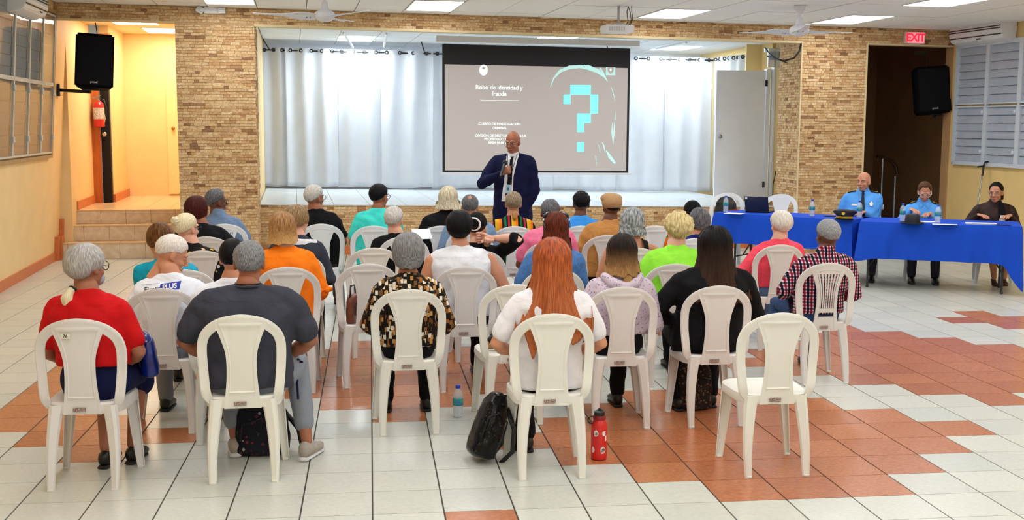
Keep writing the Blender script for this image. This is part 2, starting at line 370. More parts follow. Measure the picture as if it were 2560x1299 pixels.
# ceiling with its panels and lamps
pan_m = mat('acoustic panel', S(246, 245, 242), .9, var=.04, scale=60, bump=.2, bscale=160)
tbar_m = mat('panel joint', S(120, 112, 100), .7, var=.2, scale=10)
b = NB(); rbox(b, -4.1, 9.0, V0, 0, lambda u: zc(u)+.012, lambda u: zc(u)+.08)
ceiling = structure('ceiling', b, tbar_m)
lampcols = [-1.82, .68, 3.805, 6.305]; U0, DU, DV = -4.32, .625, 1.22
us = [U0+k*DU for k in range(22)]; vsr = [-.745] + [-1.2-k*DV for k in range(17)]
lamp_m = glow('lit diffuser', HALL_COL, HALL_LIGHT)
lframe_m = mat('lamp frame', S(235, 235, 232), .5, var=.02)
cl_rest = NB(); lamps = []
for k in range(len(vsr)-1):
    v1, v0 = vsr[k]-.006, vsr[k+1]+.006
    for u in us:
        u0, u1 = max(u+.006, -3.72), min(u+DU-.006, 8.79)
        if u1-u0 < .05: continue
        is_l = k >= 1 and (k-1) % 2 == 0 and any(abs(u-c) < .1 for c in lampcols)
        if is_l: lamps.append((u0, u1, v0, v1, k)); continue
        dz = random.uniform(-.002, .004)
        if k < 4: pb = NB(); rbox(pb, u0, u1, v0, v1, lambda q: zc(q)+dz, lambda q: zc(q)+.02+dz); obj('ceiling_panel', pb, pan_m, ceiling)
        else: rbox(cl_rest, u0, u1, v0, v1, lambda q: zc(q)+dz, lambda q: zc(q)+.02+dz)
obj('ceiling_panel', cl_rest, pan_m, ceiling, kind='stuff')
names = {1: 'nearest the stone beam', 3: 'one row further from the stone beam'}
cols = ['above the stone pillar beside the left passage', 'left of the projector', 'right of the projector', 'above the right stone pillar']
for (u0, u1, v0, v1, k) in lamps:
    ci = min(range(4), key=lambda i: abs(u0-lampcols[i]))
    if k > 3 or (k == 3 and ci < 3): lab, grp = 'square-edged fluorescent ceiling lamp behind the viewer, out of the picture', 'ceiling lamps behind the camera'
    else: lab, grp = 'lit rectangular ceiling lamp '+cols[ci]+', '+names[k], 'fluorescent lamps in the hall ceiling'
    t = thing('ceiling_light', lab, 'ceiling light', W((u0+u1)/2, (v0+v1)/2, zc((u0+u1)/2)), TH, grp)
    hw, hv = (u1-u0)/2, (v1-v0)/2; tl = math.atan(-.009)
    f = NB()
    for a, c in (((-hw, -hv), (hw, -hv+.012)), ((-hw, hv-.012), (hw, hv)), ((-hw, -hv), (-hw+.012, hv)), ((hw-.012, -hv), (hw, hv))): box2(f, (a[0], a[1], -.006), (c[0], c[1], .02))
    obj('lamp_frame', f, lframe_m, t)
    f = NB(); box2(f, (-hw+.012, -hv+.012, -.002), (hw-.012, hv-.012, .004)); obj('diffuser', f, lamp_m, t)

# stone cladding: pillars, beam, stage front
stone_m = rand_mat('split stone', [(0, S(206, 172, 126)), (.25, S(216, 184, 138)), (.45, S(194, 156, 110)), (.6, S(222, 194, 152)), (.76, S(186, 144, 100)), (.93, S(202, 162, 116)), (.945, S(176, 134, 94)), (.975, S(138, 100, 70)), (1, S(160, 118, 82))], rough=.75, scale=40, grain=.36, bump=.7, stretch=(1, 1, 2.6), spec=.25)
mortar_m = mat('stone bed', S(192, 158, 118), .9, var=.2, scale=60)
edge_m = mat('pale edge trim', S(222, 202, 158), .6, var=.05)
b = NB()
rbox(b, -2.24, -1.24, -.742, -.01, 0, 3.4); rbox(b, 6.41, 7.41, -.742, 0, 0, 3.4)
rbox(b, -3.9, 8.8, -.742, -.6, lambda u: zl(u)+.012, 3.4); rbox(b, -1.24, 6.42, .008, .12, 0, lambda u: zs(u)-.012)
wall_back = structure('wall_back', b, mortar_m)
faces = []   # (area on the picture, builder)
def clad(u0, u1, v, za, zb, side=None):
    """rows of split stones on a face; side=None faces the hall, else the face at u=side looking along u"""
    h = .0375; n = int((zb-za)/h)+1; r = random.Random(int(u0*100+v*10))
    for k in range(n):
        x = u0 - r.uniform(0, .1)
        while x < u1:
            w = r.choice((.045, .06, .08, .10, .12, .15)); a, c = max(x, u0), min(x+w, u1); x += w
            if c-a < .015: continue
            z0 = za+k*h; z1 = min(z0+h-.001, zb)
            if callable(side): pass
            if z1-z0 < .008: continue
            faces.append((a, c, v, z0, z1, r.uniform(.002, .016), side))
clad(-2.24, -1.24, -.742, .0, 3.10); clad(6.41, 7.41, -.742, 0, 3.03)
clad(-.742, -.0, 0, 0, 3.09, side=(-1.24, 1)); clad(-.742, 0, 0, 0, 3.02, side=(6.41, -1))
h = .0375
r = random.Random(5)
for k in range(7):                          # beam rows follow the beam
    x = -3.9
    while x < 8.79:
        w = r.choice((.05, .07, .09, .11, .13, .16)); c = min(x+w, 8.79); z0 = zl(x)+.012+k*h; z1 = min(z0+h-.001, zc(x)-.002)
        if z1-z0 > .006: faces.append((x, c, -.742, z0, z1, r.uniform(.002, .014), None))
        x = c
for k in range(19):
    x = -1.24
    while x < 6.4:
        w = r.choice((.06, .09, .12, .15, .18)); c = min(x+w, 6.41); z0 = k*h; z1 = min(z0+h-.001, zs(x)-.012)
        if z1-z0 > .006 and not (k < 3): faces.append((x, c, .008, z0, z1, r.uniform(.002, .012), None))
        x = c
def stone(bm, F):
    a, c, v, z0, z1, d, side = F; q = min(.0018, (c-a)*.2)
    if side is None: P = lambda s, dd, z: W(s, v-dd, z)
    else: P = lambda s, dd, z: W(side[0]+side[1]*dd, s, z)
    vs = [bm.verts.new(P(*x)) for x in ((a, 0, z0), (c-.0006, 0, z0), (c-.0006, 0, z1), (a, 0, z1), (a+q, d, z0+.0015), (c-q, d, z0+.0015), (c-q, d, z1-.0015), (a+q, d, z1-.0015))]
    for f in ((4, 5, 6, 7), (0, 1, 5, 4), (1, 2, 6, 5), (2, 3, 7, 6), (3, 0, 4, 7)): bm.faces.new([vs[i] for i in f])
vis = [F for F in faces if F[6] is None and not (F[2] > 0)]
vis.sort(key=lambda F: -(F[1]-F[0])*(F[4]-F[3])*(1 if F[4] > 1.1 else .3)); big = set(map(id, vis[:300])); rs = NB()
for F in faces:
    if id(F) in big: s = NB(); stone(s, F); bmesh.ops.recalc_face_normals(s, faces=s.faces); obj('stone', s, stone_m, wall_back)
    else: stone(rs, F)
bmesh.ops.recalc_face_normals(rs, faces=rs.faces); obj('stone', rs, stone_m, wall_back, kind='stuff')
b = NB(); rbox(b, -3.85, -2.24, -.76, -.6, lambda u: zl(u)-.006, lambda u: zl(u)+.014); rbox(b, -1.24, 6.41, -.76, -.6, lambda u: zl(u)-.02, lambda u: zl(u)+.012); rbox(b, 7.41, 8.8, -.76, -.6, lambda u: zl(u)-.012, lambda u: zl(u)+.012)
rbox(b, 7.40, 7.425, -.765, -.72, 0, zl(7.4)); rbox(b, 6.398, 6.415, -.765, -.745, 0, zl(6.4))
structure('trim_1', b, edge_m)
b = NB(); rbox(b, -1.24, 6.41, -.012, .008, 0, .11); structure('baseboard_stage', b, base_m)

# stage
stf_m = mat('stage tile', S(214, 220, 226), .25, var=.05, scale=6)
b = NB(); rbox(b, -1.3, 6.5, .03, 5.0, .02, lambda u: zs(u)-.013); stage = structure('trim_2', b, mat('stage slab', S(160, 150, 140), .7)); stage['label'] = 'raised stage slab behind the stone front'
stage.name = 'stage_floor'
for i in range(15):
    for j in range(8):
        u0, v0 = -1.24+i*.51, -.02+j*.51; pb = NB(); sh = .25 if j % 2 else 0
        rbox(pb, u0+.003, min(u0+.507, 6.4), v0+.003, v0+.507, lambda u: zs(u)-.012, zs); obj('stage_tile', pb, stf_m, stage)
b = NB(); rbox(b, -1.45, 8.0, 4.9, 5.05, .5, 3.45); structure('wall_stage', b, white_m)
b = NB(); rbox(b, -1.36, -1.26, 0, 4.9, .3, 3.45); structure('wall_stage_left', b, wall_m)
# right side of the stage: tan wall with a doorway
b = NB(); rbox(b, 6.98, 7.06, 0, 1.5, 0, 3.3); rbox(b, onv(1866, 150, 1.95)[0], 7.0, 1.95, 2.0, .5, 3.3); rbox(b, 6.93, 7.05, 1.5, 5.0, 0, 3.3); rbox(b, 7.03, 7.45, .0, .05, 0, 3.3)
structure('wall_stage_right', b, wallr_m)
spm = mat('stage ceiling panel', S(224, 226, 226), .9, var=.03)
b = NB(); zs2 = lambda u: 3.255-.011*u
rbox(b, -1.3, 7.4, -.6, 5.0, lambda u: zs2(u)+.012, lambda u: zs2(u)+.05); sc_ = structure('ceiling_stage', b, tbar_m)
slamp = glow('lit stage diffuser', STAGE_COL, STAGE_LIGHT)
gi = lambda px, v: int((onv(px, 110, v)[0]+1.25)/.62)
stage_l = {(gi(915, 3.3), 3): 'bluish ceiling lamp over the curtain left of the projection screen', (gi(1343, 2.2), 2): 'ceiling lamp just above the projection screen', (gi(1700, 3.3), 3): 'bluish ceiling lamp over the curtain right of the screen'}
for i in range(14):
    for j in range(5):
        u0, v0 = -1.25+i*.62, -.55+j*1.1
        if (i, j) in stage_l:
            t = thing('ceiling_light', stage_l[(i, j)], 'ceiling light', W(u0+.305, v0+.545, zs2(u0+.3)), TH, 'lamps in the stage ceiling')
            f = NB(); box2(f, (-.305, -.545, 0), (.305, .545, .02)); obj('lamp_frame', f, lframe_m, t)
            f = NB(); box2(f, (-.29, -.53, -.004), (.29, .53, .004)); obj('diffuser', f, slamp, t)
        else:
            pb = NB(); rbox(pb, u0+.005, u0+.615, v0+.005, v0+1.095, zs2, lambda u: zs2(u)+.02); obj('ceiling_panel', pb, spm, sc_)

# left passage: steps, landing, walls
b = NB(); steps = []
riser_m = mat('beige riser tile', S(232, 212, 184), .5, var=.1, scale=14, bump=.1, col2=S(212, 188, 156))
tread_m = mat('beige tread tile', S(226, 190, 142), .3, var=.06, scale=14)
edges = [(-.10, onv(300, 605.7, -.10)[1]), (.17, onv(300, 562.5, .17)[1]), (.44, onv(300, 523.7, .44)[1])]
zland = edges[2][1]
prev = 0; LU0, LU1 = -3.86, -2.0
stairs = NB()
for (v, z) in edges: rbox(stairs, LU0, LU1, v+.012, 4.0, prev-.02 if prev else 0, z-.012); prev = z
stairs_o = structure('stairs', stairs, grout_m)
prev = 0
for k, (v, z) in enumerate(edges):
    off = (.08, -.09, .1)[k]; u = LU0+off
    cuts = [LU0+.002] + [LU0+off+i*.335 for i in range(0, 6) if LU0+off+i*.335 > LU0+.03] + [LU1]
    for a, c in zip(cuts[:-1], cuts[1:]):
        if c <= a: continue
        pb = NB(); rbox(pb, a+.002, c-.002, v-.0, v+.014, prev+.002, z-.012); obj('riser_tile', pb, riser_m, stairs_o)
        pb = NB(); rbox(pb, a+.002, c-.002, v-.012, v+.27, z-.012, z); obj('tread_tile', pb, tread_m, stairs_o)
    prev = z
land_m = mat('landing tile', S(232, 200, 158), .18, var=.05, scale=9)
for i in range(6):
    for j in range(10):
        pb = NB(); rbox(pb, LU0+i*.335+.002, LU0+(i+1)*.335-.002, .712+j*.335, .712+(j+1)*.335-.003, zland-.012, zland); obj('landing_tile', pb, land_m, stairs_o)
b = NB(); rbox(b, -4.05, -3.74, .1, 1.9, -.1, 3.45); rbox(b, -3.62, -3.48, 2.05, 3.75, .3, 3.45); structure('wall_passage_left', b, wall_m)
b = NB(); rbox(b, -3.6, -1.3, 3.62, 3.75, .3, 3.45); wp = structure('wall_passage_back', b, wall_m)
b = NB(); rbox(b, -2.02, -1.9, -.02, 3.7, .0, 3.45); structure('wall_passage_right', b, wall_m)
b = NB(); rbox(b, -4.1, -1.3, -.6, 3.75, 3.29, 3.4); structure('ceiling_passage', b, mat('passage ceiling', S(236, 220, 190), .9))
plamp = glow('lit passage diffuser', SIDE_COL, SIDE_LIGHT)
for (v, u, lab) in ((1.2, -3.0, 'warm ceiling lamp in the left passage, nearer one'), (2.75, -2.72, 'warm ceiling lamp in the left passage, further one at the end wall')):
    t = thing('ceiling_light', lab, 'ceiling light', W(u, v, 3.285), TH, 'lamps in the left passage')
    f = NB(); box2(f, (-.32, -.45, -.004), (.32, .45, .02)); obj('lamp_frame', f, lframe_m, t); f = NB(); box2(f, (-.3, -.43, -.008), (.3, .43, .002)); obj('diffuser', f, plamp, t)
# door at the side of the passage, and the flat door at its end
orange_m = mat('varnished door wood', S(186, 96, 34), .35, var=.15, scale=8, stretch=(4, 4, .5))
dark_m = mat('unlit room shade', S(20, 14, 12), .9)
b = NB(); rbox(b, -3.74, -3.62, 1.88, 1.93, zland, 3.12); d1 = structure('door_1', b, orange_m)
b = NB(); rbox(b, -3.62, -3.49, 1.95, 2.06, zland, 3.12); obj('gap_shade_panel', b, dark_m, d1)  # solid block; its black colour stands in for the doorway's darkness
b = NB(); rbox(b, -3.60, -3.44, 1.93, 1.95, 3.08, 3.16); obj('door_head', b, orange_m, d1)
b = NB(); ell(b, W(-3.56, 1.86, onv(266, 335, 1.86)[1]), (.035, .035, .035)); tube(b, [W(-3.56, 1.85, 2.0), W(-3.53, 1.82, 1.9), W(-3.56, 1.82, 1.8)], .01, 6); obj('door_handle', b, mat('steel', S(190, 190, 190), .3, metal=1), d1, smooth=0)
b = NB(); ua = onv(418, 300, 3.6)[0]; rbox(b, ua, ua+.85, 3.585, 3.62, zland+.03, 2.72); d2 = structure('door_2', b, mat('cream door', S(240, 212, 150), .5, var=.03))
b = NB(); ell(b, W(onv(433, 321, 3.56)[0], 3.55, onv(433, 321, 3.56)[1]), (.03, .03, .03)); obj('door_handle', b, mat('brass', S(150, 100, 40), .35, metal=1), d2, smooth=0)
# skirting on the left
b = NB()
def skirt(bm, v0, v1, z0, z1, t=.02): 
    vs = [bm.verts.new(W(lw(z)+dt, v, z)) for v in (v0, v1) for dt in (-.01, t) for z in (z0, z1)]
    for q in ((0, 1, 5, 4), (3, 2, 6, 7), (1, 3, 7, 5), (0, 4, 6, 2), (0, 2, 3, 1), (4, 5, 7, 6)): bm.faces.new([vs[i] for i in q])
v = -.16
sk = structure('baseboard_left', (lambda m_: (m_.to_mesh(bpy.data.meshes.new('x')), m_)[1])(NB()), base_m)
bpy.data.objects.remove(sk)
first = NB(); skirt(first, V0, V0+.5, 0, .12); bmesh.ops.recalc_face_normals(first, faces=first.faces); sk = structure('baseboard_left', first, base_m)
x = V0+.5
while x < -.3:
    pb = NB(); e = min(x+.9, -.27); skirt(pb, x+.003, e, 0, .12); bmesh.ops.recalc_face_normals(pb, faces=pb.faces); obj('skirting_board', pb, base_m, sk); x = e
prevz = 0
for k, (v, z) in enumerate(edges):
    pb = NB(); skirt(pb, v-.17, v-.05, prevz, z+.10, .05); bmesh.ops.recalc_face_normals(pb, faces=pb.faces); obj('skirting_board', pb, base_m, sk)
    pb = NB(); rbox(pb, lw(z)-.01, lw(z)+.075, v-.05, v+.11 if k < 2 else .56, z-.02 if k == 9 else prevz+.0, z+.10); obj('skirting_board', pb, base_m, sk)
    prevz = z
pb = NB(); rbox(pb, -3.76, -3.72, .45, 1.88, zland, zland+.12); obj('skirting_board', pb, base_m, sk)
pb = NB(); rbox(pb, -3.5, -3.455, 2.05, 3.6, zland, zland+.12); obj('skirting_board', pb, base_m, sk)

# right passage
b = NB(); rbox(b, 7.2, 9.9, 3.4, 3.5, 0, 3.4); structure('wall_recess_back', b, shaded_tan_m)
b = NB(); rbox(b, 7.2, 7.30, -.0, 3.4, 0, 3.4); rbox(b, 9.8, 9.9, -.60, 3.4, 0, 3.4); rbox(b, 8.77, 8.80, -.74, -.58, 0, 3.1); rbox(b, 8.98, 9.9, -.66, -.58, 0, 3.4); structure('wall_recess_sides', b, shaded_tan_m)
b = NB(); rbox(b, 7.2, 9.9, -.6, 3.5, 3.24, 3.3); structure('ceiling_recess', b, shaded_tan_m)
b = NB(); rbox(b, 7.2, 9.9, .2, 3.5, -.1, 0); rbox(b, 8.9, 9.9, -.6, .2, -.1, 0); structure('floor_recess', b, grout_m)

# ---- windows
alu_m = mat('dull aluminium', S(198, 198, 190), .45, var=.1, scale=20, metal=.15)
alub_m = mat('white aluminium', S(205, 214, 226), .4, var=.04, metal=.1)
slat_m = mat('frosted slat', S(168, 178, 192), .35, var=.05, scale=8)
tan_slat = mat('tan shutter slat', S(196, 158, 116), .5, var=.1, scale=6)
glass_m = mat('window glass', S(150, 150, 140), .04, var=.05, alpha=.28, spec=.8)
def lwp(px, py, off=0):                     # point of the left wall under a pixel
    d = ray(px, py); u = -3.75
    for _ in range(4): v, z = onu(px, py, u); u = lw(z)+off
    return v, z
vr = min(lwp(148, 300)[0], -.84)
cols_v = [vr, vr-(lwp(139, 215)[0]-lwp(85, 215)[0]), 0, 0]
cols_v = [-.86, -1.52, -2.22, -2.95, -3.7, -4.45]
z0, z1, zm = 1.45, 3.17, 2.31
def lbox(bm, v0, v1, za, zb, t0, t1):
    vs = [bm.verts.new(W(lw(z)+t, v, z)) for v in (v0, v1) for t in (t0, t1) for z in (za, zb)]
    for q in ((0, 1, 5, 4), (3, 2, 6, 7), (1, 3, 7, 5), (0, 4, 6, 2), (0, 2, 3, 1), (4, 5, 7, 6)): bm.faces.new([vs[i] for i in q])
win = NB()
lbox(win, -4.5, -.80, z0-.06, z0-.02, -.01, .05); lbox(win, -4.5, -.80, z1+.02, z1+.06, -.01, .05); lbox(win, -.82, -.78, z0-.06, z1+.06, -.01, .05)
bmesh.ops.recalc_face_normals(win, faces=win.faces); win = structure('window_1', win, mat('tan frame', S(170, 140, 98), .6))
for k in range(5):
    a, c = cols_v[k], cols_v[k+1]
    for zz0, zz1 in ((z0, zm), (zm, z1)):
        f = NB(); w = .022
        lbox(f, c, a, zz0, zz0+w, .03, .055); lbox(f, c, a, zz1-w, zz1, .03, .055); lbox(f, c, c+w, zz0, zz1, .03, .055); lbox(f, a-w, a, zz0, zz1, .03, .055)
        bmesh.ops.recalc_face_normals(f, faces=f.faces); fo = obj('sash_frame', f, alu_m, win)
        f = NB(); lbox(f, c+w, a-w, zz0+w, zz1-w, .04, .046); bmesh.ops.recalc_face_normals(f, faces=f.faces); obj('pane', f, glass_m, fo)
        for i in range(7):
            f = NB(); h_ = (zz1-zz0)/7; lbox(f, c+w, a-w, zz0+i*h_+.004, zz0+(i+1)*h_-.004, .002, .012+.004*(i % 2)); bmesh.ops.recalc_face_normals(f, faces=f.faces); obj('slat', f, tan_slat if zz0 == z0 or k == 0 else slat_m, fo)
    for zz in (zm-.1, z0+.2):
        f = NB(); box(f, W(lw(zz)+.06, a, zz), (.02, .05, .07), bevel=.008); obj('window_catch', f, alu_m, win)
win = NB(); x0 = 8.745; z0, z1, zm = 1.325, 2.985, 2.144
rbox(win, x0, 8.80, -.93, -.885, z0-.03, z1+.03); rbox(win, x0, 8.80, -3.3, -.89, z0-.035, z0); rbox(win, x0, 8.80, -3.3, -.89, z1, z1+.035)
win = structure('window_2', win, alub_m)
for k, (a, c) in enumerate(((-.93, -1.655), (-1.70, -2.40), (-2.45, -3.15))):
    f = NB(); rbox(f, x0, 8.79, c-.05, c, z0, z1); obj('mullion', f, alub_m, win)
    for zz0, zz1 in ((z0, zm-.012), (zm+.012, z1)):
        f = NB(); w = .02
        rbox(f, x0, 8.79, c, a, zz0, zz0+w); rbox(f, x0, 8.79, c, a, zz1-w, zz1); rbox(f, x0, 8.79, c, c+w, zz0, zz1); rbox(f, x0, 8.79, a-w, a, zz0, zz1); fo = obj('sash_frame', f, alub_m, win)
        hh = (zz1-zz0-2*w)/7
        for i in range(7):
            f = NB(); za = zz0+w+i*hh; vs = []
            P = [(8.792, za+hh+.006), (8.796, za+hh+.006), (8.768, za), (8.762, za+.002)]
            q = [f.verts.new(W(u_, v_, z_)) for v_ in (c+w, a-w) for u_, z_ in P]
            for s_ in ((0, 1, 2, 3), (7, 6, 5, 4), (0, 4, 5, 1), (1, 5, 6, 2), (2, 6, 7, 3), (3, 7, 4, 0)): f.faces.new([q[j] for j in s_])
            bmesh.ops.recalc_face_normals(f, faces=f.faces); obj('slat', f, slat_m, fo)
    for zz in (zm-.1, z0+.17):
        f = NB(); ell(f, W(8.735, c+.03, zz), (.02, .02, .03), 8); obj('window_catch', f, alub_m, win, smooth=0)
# ------------------------------------------------------------------ curtains, screen, fittings
cur_m = mat('white curtain cloth', S(244, 246, 252), .8, var=.02, scale=5, bump=.05)
black_m = mat('black plastic', S(14, 14, 16), .45, var=.1)
blackmetal_m = mat('black metal', S(28, 28, 30), .35, metal=.6)
steel_m = mat('grey steel', S(150, 152, 155), .3, metal=.8)
whitep_m = mat('white plastic', S(228, 230, 234), .4, var=.02)
CA, CB = (-1.30, 4.05), (6.72, 3.35)       # the rod runs from here to here (u, v)
def on_rod(px):
    lo, hi = 0., 1.
    for _ in range(40):
        m_ = (lo+hi)/2; u = CA[0]+(CB[0]-CA[0])*m_; v = CA[1]+(CB[1]-CA[1])*m_; P = W(u, v, 2)-CAM
        x = 1280+FPX*P.dot(RT)/P.dot(FW)
        if x < px: lo = m_
        else: hi = m_
    return lo
def rodp(t): return CA[0]+(CB[0]-CA[0])*t, CA[1]+(CB[1]-CA[1])*t
def ztop(u): return 3.135-.0125*(u+1.3)
def curtain(name_, label, pa, pb, seed, folds, zt=None, zb=None):
    r = random.Random(seed); L_ = (Vector(pb)-Vector(pa)).length; n = int(L_/.018)+2; m_ = 26
    du = (Vector(pb)-Vector(pa)).normalized(); nn = Vector((du.y, -du.x))
    t = thing(name_, label, 'curtain', W((pa[0]+pb[0])/2, (pa[1]+pb[1])/2, .72), TH, 'white curtains behind the projection screen')
    Mi = (Matrix.Translation(t.location) @ Matrix.Rotation(TH, 4, 'Z')).inverted()
    b = NB(); rows = []
    ph = [r.uniform(0, 6.28) for _ in range(4)]
    for j in range(m_+1):
        q = j/m_; row = []
        for i in range(n+1):
            s = i/n; a = (.040*(1-.35*q))*math.sin(2*PI*folds*s + ph[0]+.6*math.sin(q*3+ph[1])) + .018*q*math.sin(2*PI*(folds*.45)*s+ph[2]) + .006*math.sin(2*PI*folds*2.1*s+ph[3])*q
            u = pa[0]+(pb[0]-pa[0])*s + nn.x*a; v = pa[1]+(pb[1]-pa[1])*s + nn.y*a
            z = ztop(u)*(1-q) + (zs(u)+.035+.012*math.sin(5*s+ph[2]))*q
            row.append(b.verts.new(Mi @ W(u, v, z)))
        rows.append(row)
    for j in range(m_):
        for i in range(n): b.faces.new((rows[j][i], rows[j+1][i], rows[j+1][i+1], rows[j][i+1]))
    g = bmesh.ops.solidify(b, geom=b.faces[:], thickness=.003)
    obj('curtain_cloth', b, cur_m, t, smooth=0)
    k = max(2, int(folds*2))
    for i in range(k):
        s = (i+.5)/k; u = pa[0]+(pb[0]-pa[0])*s-nn.x*0; v = pa[1]+(pb[1]-pa[1])*s; c = Mi @ W(u+nn.x*.03, v+nn.y*.03, ztop(u)-.045)
        b = NB(); ring(b, c, .026, .009, 'Y', 12, 6); obj('grommet', b, black_m, t, smooth=0)
px_ = [637, 722, 848, 957, 1085, 1228, 1385, 1545, 1665, 1782]
labs = ['white curtain next to the left stone pillar', 'white curtain, second from the left stone pillar', 'white curtain under the bluish stage lamp, third from the left pillar', 'white curtain just right of the bluish glow, fourth from the left pillar', 'white curtain partly behind the left edge of the projection screen', 'white curtain hanging behind the speaker and the screen', 'white curtain behind the right half of the screen, only its hem showing', 'white curtain emerging at the right edge of the projection screen', 'white curtain between the screen and the open grey door']
for i in range(9):
    a, c = rodp(on_rod(px_[i]-6)), rodp(on_rod(px_[i+1]-2)); a = (a[0], a[1]-.03*(i % 2)); c = (c[0], c[1]-.03*(i % 2))
    curtain('curtain', labs[i], a, c, i+3, [1.5, 2.6, 2.1, 2.3, 2.5, 3, 3, 2.2, 2.5][i])
curtain('curtain', 'white curtain on the short return rail above the open grey door', (onv(1784, 300, 3.2)[0], 3.2), (onv(1862, 300, 2.15)[0], 2.15), 40, 3.5)
rod = NB(); tube(rod, [W(CA[0], CA[1], ztop(CA[0])-.045), W(CB[0], CB[1], ztop(CB[0])-.045)], .012, 8); tube(rod, [W(CB[0], CB[1], ztop(CB[0])-.045), W(onv(1862, 300, 2.1)[0], 2.1, ztop(6.9)-.045)], .012, 8)
for s in (.02, .35, .75): u, v = rodp(s); tube(rod, [W(u, v, ztop(u)-.045), W(u-.1, v-.3, 3.25)], .01, 6)
tag(obj('curtain_rod', rod, black_m, smooth=.6), 'black curtain rod along the back of the stage', 'curtain rod')
for (pa, pb, lb) in (((858, 80), (882, 118), 'white tube slanting from the stage ceiling, left one of the close pair'), ((966, 83), (960, 116), 'white tube hanging from the stage ceiling, right one of the close pair'), ((1716, 106), (1640, 122), 'white tube under the stage ceiling right of the screen')):
    a, c = onv(*pa, 1.0), onv(*pb, 3.2); b = NB(); tube(b, [W(a[0], 1.0, min(a[1], 3.17)), W(c[0], 3.2, min(c[1], 3.19))], .018, 8)
    tag(obj('ceiling_tube', b, whitep_m, smooth=.6), lb, 'tube', 'white tubes under the stage ceiling')

# projection screen
SV = .2
def sp(px, py, dv=0): u, z = onv(px, py, SV-dv); return u, z
su0, su1, st, sb = 1.35, 4.14, 2.968, 1.14
scr = thing('projection_screen', 'pull-down projection screen with black border showing a slide about identity theft', 'screen', W((su0+su1)/2, SV, sb), TH)
MS = (Matrix.Translation(scr.location) @ Matrix.Rotation(TH, 4, 'Z')).inverted()
def sb_(bm, u0, u1, z0, z1, d0, d1):       # box on the screen plane, d towards the hall
    hw = (su0+su1)/2; zt = lambda z, u: z - sb - .006*(u-hw)
    vs = [bm.verts.new((u-hw, -d, zt(z, u))) for z in (z0, z1) for u, d in ((u0, d1), (u1, d1), (u1, d0), (u0, d0))]
    for q in ((3, 2, 1, 0), (4, 5, 6, 7), (0, 1, 5, 4), (1, 2, 6, 5), (2, 3, 7, 6), (3, 0, 4, 7)): bm.faces.new([vs[i] for i in q])
b = NB(); sb_(b, su0, su1, sb, st, 0, .004); obj('border', b, mat('screen border black', S(8, 10, 24), .6, var=.1), scr)
surf_m = glow('projected grey', S(176, 170, 168), .36)
b = NB(); sb_(b, su0+.035, su1-.035, sb+.03, st-.285, .004, .006); obj('screen_surface', b, surf_m, scr)
b = NB(); sb_(b, su0-.09, su1+.13, st+.03, st+.115, -.04, .05); obj('screen_case', b, whitep_m, scr)
b = NB(); sb_(b, su0-.03, su1+.05, sb-.035, sb-.008, -.006, .012); obj('weight_bar', b, whitep_m, scr)
cyan_m = glow('projected cyan', S(120, 238, 232), .75); wht_m = glow('projected white', S(226, 236, 236), .8); pale_m = glow('projected pale cyan', S(176, 222, 220), .6)
def sloc(px, py): u, z = onv(px, py, SV-.01); return u-(su0+su1)/2, z-sb
def srect(bm, x0, y0, x1, y1, d=.008):
    (a, c), (e, f) = sloc(x0, y0), sloc(x1, y1); box2(bm, (a, -d-.001, f), (e, -d, c))
b = NB()
for x in ((1426, 212, 1477, 237), (1409, 236.5, 1426.3, 260), (1476.7, 236.5, 1495, 284), (1443, 283.5, 1477, 307.5), (1443, 307, 1460, 330)): srect(b, *x)
obj('question_mark', b, cyan_m, scr, label='pixelated cyan question mark', kind='stuff'); b = NB(); srect(b, 1443, 355, 1460, 379); obj('question_dot', b, cyan_m, scr)
for txt, px, py, sz, m_ in (('Robo de identidad y', 1248, 219, .088, wht_m), ('fraude', 1248, 235, .088, wht_m), ('CUERPO DE INVESTIGACIÓN', 1249, 310, .049, wht_m), ('CRIMINAL', 1249, 320, .049, wht_m), ('DIVISIÓN DE DELITOS CONTRA LA', 1252, 339, .049, wht_m), ('PROPIEDAD Y FRAUDE', 1252, 348, .049, wht_m), ('ÁREA HUMACAO', 1252, 357, .049, wht_m)):
    x, z = sloc(px, py); text_obj('slide_text', txt, sz, m_, (x, -.009, z), (1, 0, -.006), (0, 0, 1), scr, bold=.0006, spacing=.97)
b = NB(); srect(b, 1200, 250, 1297, 251.6); obj('slide_rule', b, wht_m, scr)
b = NB(); x, z = sloc(1209, 175)
poly(b, [(x+.062*math.cos(a), -.009, z+.078*math.sin(a)) for a in [k*PI/12 for k in range(24)]][::-1]); obj('slide_emblem', b, wht_m, scr)
b = NB(); poly(b, [(x-.04, -.010, z+.04), (x, -.010, z+.005), (x+.04, -.010, z+.04), (x+.012, -.010, z+.035), (x, -.010, z+.055), (x-.012, -.010, z+.035)]); obj('slide_emblem', b, surf_m, scr)
b = NB(); srect(b, 1515, 168, 1538, 188); obj('slide_emblem', b, pale_m, scr)
b = NB(); x, z = sloc(1526.5, 176); poly(b, [(x-.045, -.010, z+.045), (x+.045, -.010, z+.045), (x+.045, -.010, z-.01), (x, -.010, z-.06), (x-.045, -.010, z-.01)]); obj('slide_emblem', b, surf_m, scr)
b = NB(); x, z = sloc(1526.5, 174); poly(b, [(x+.022*math.cos(a)*(1 if k % 2 else .5), -.011, z+.026*math.sin(a)*(1 if k % 2 else .5)) for k, a in enumerate([k*PI/5 for k in range(10)])]); obj('slide_emblem', b, wht_m, scr)
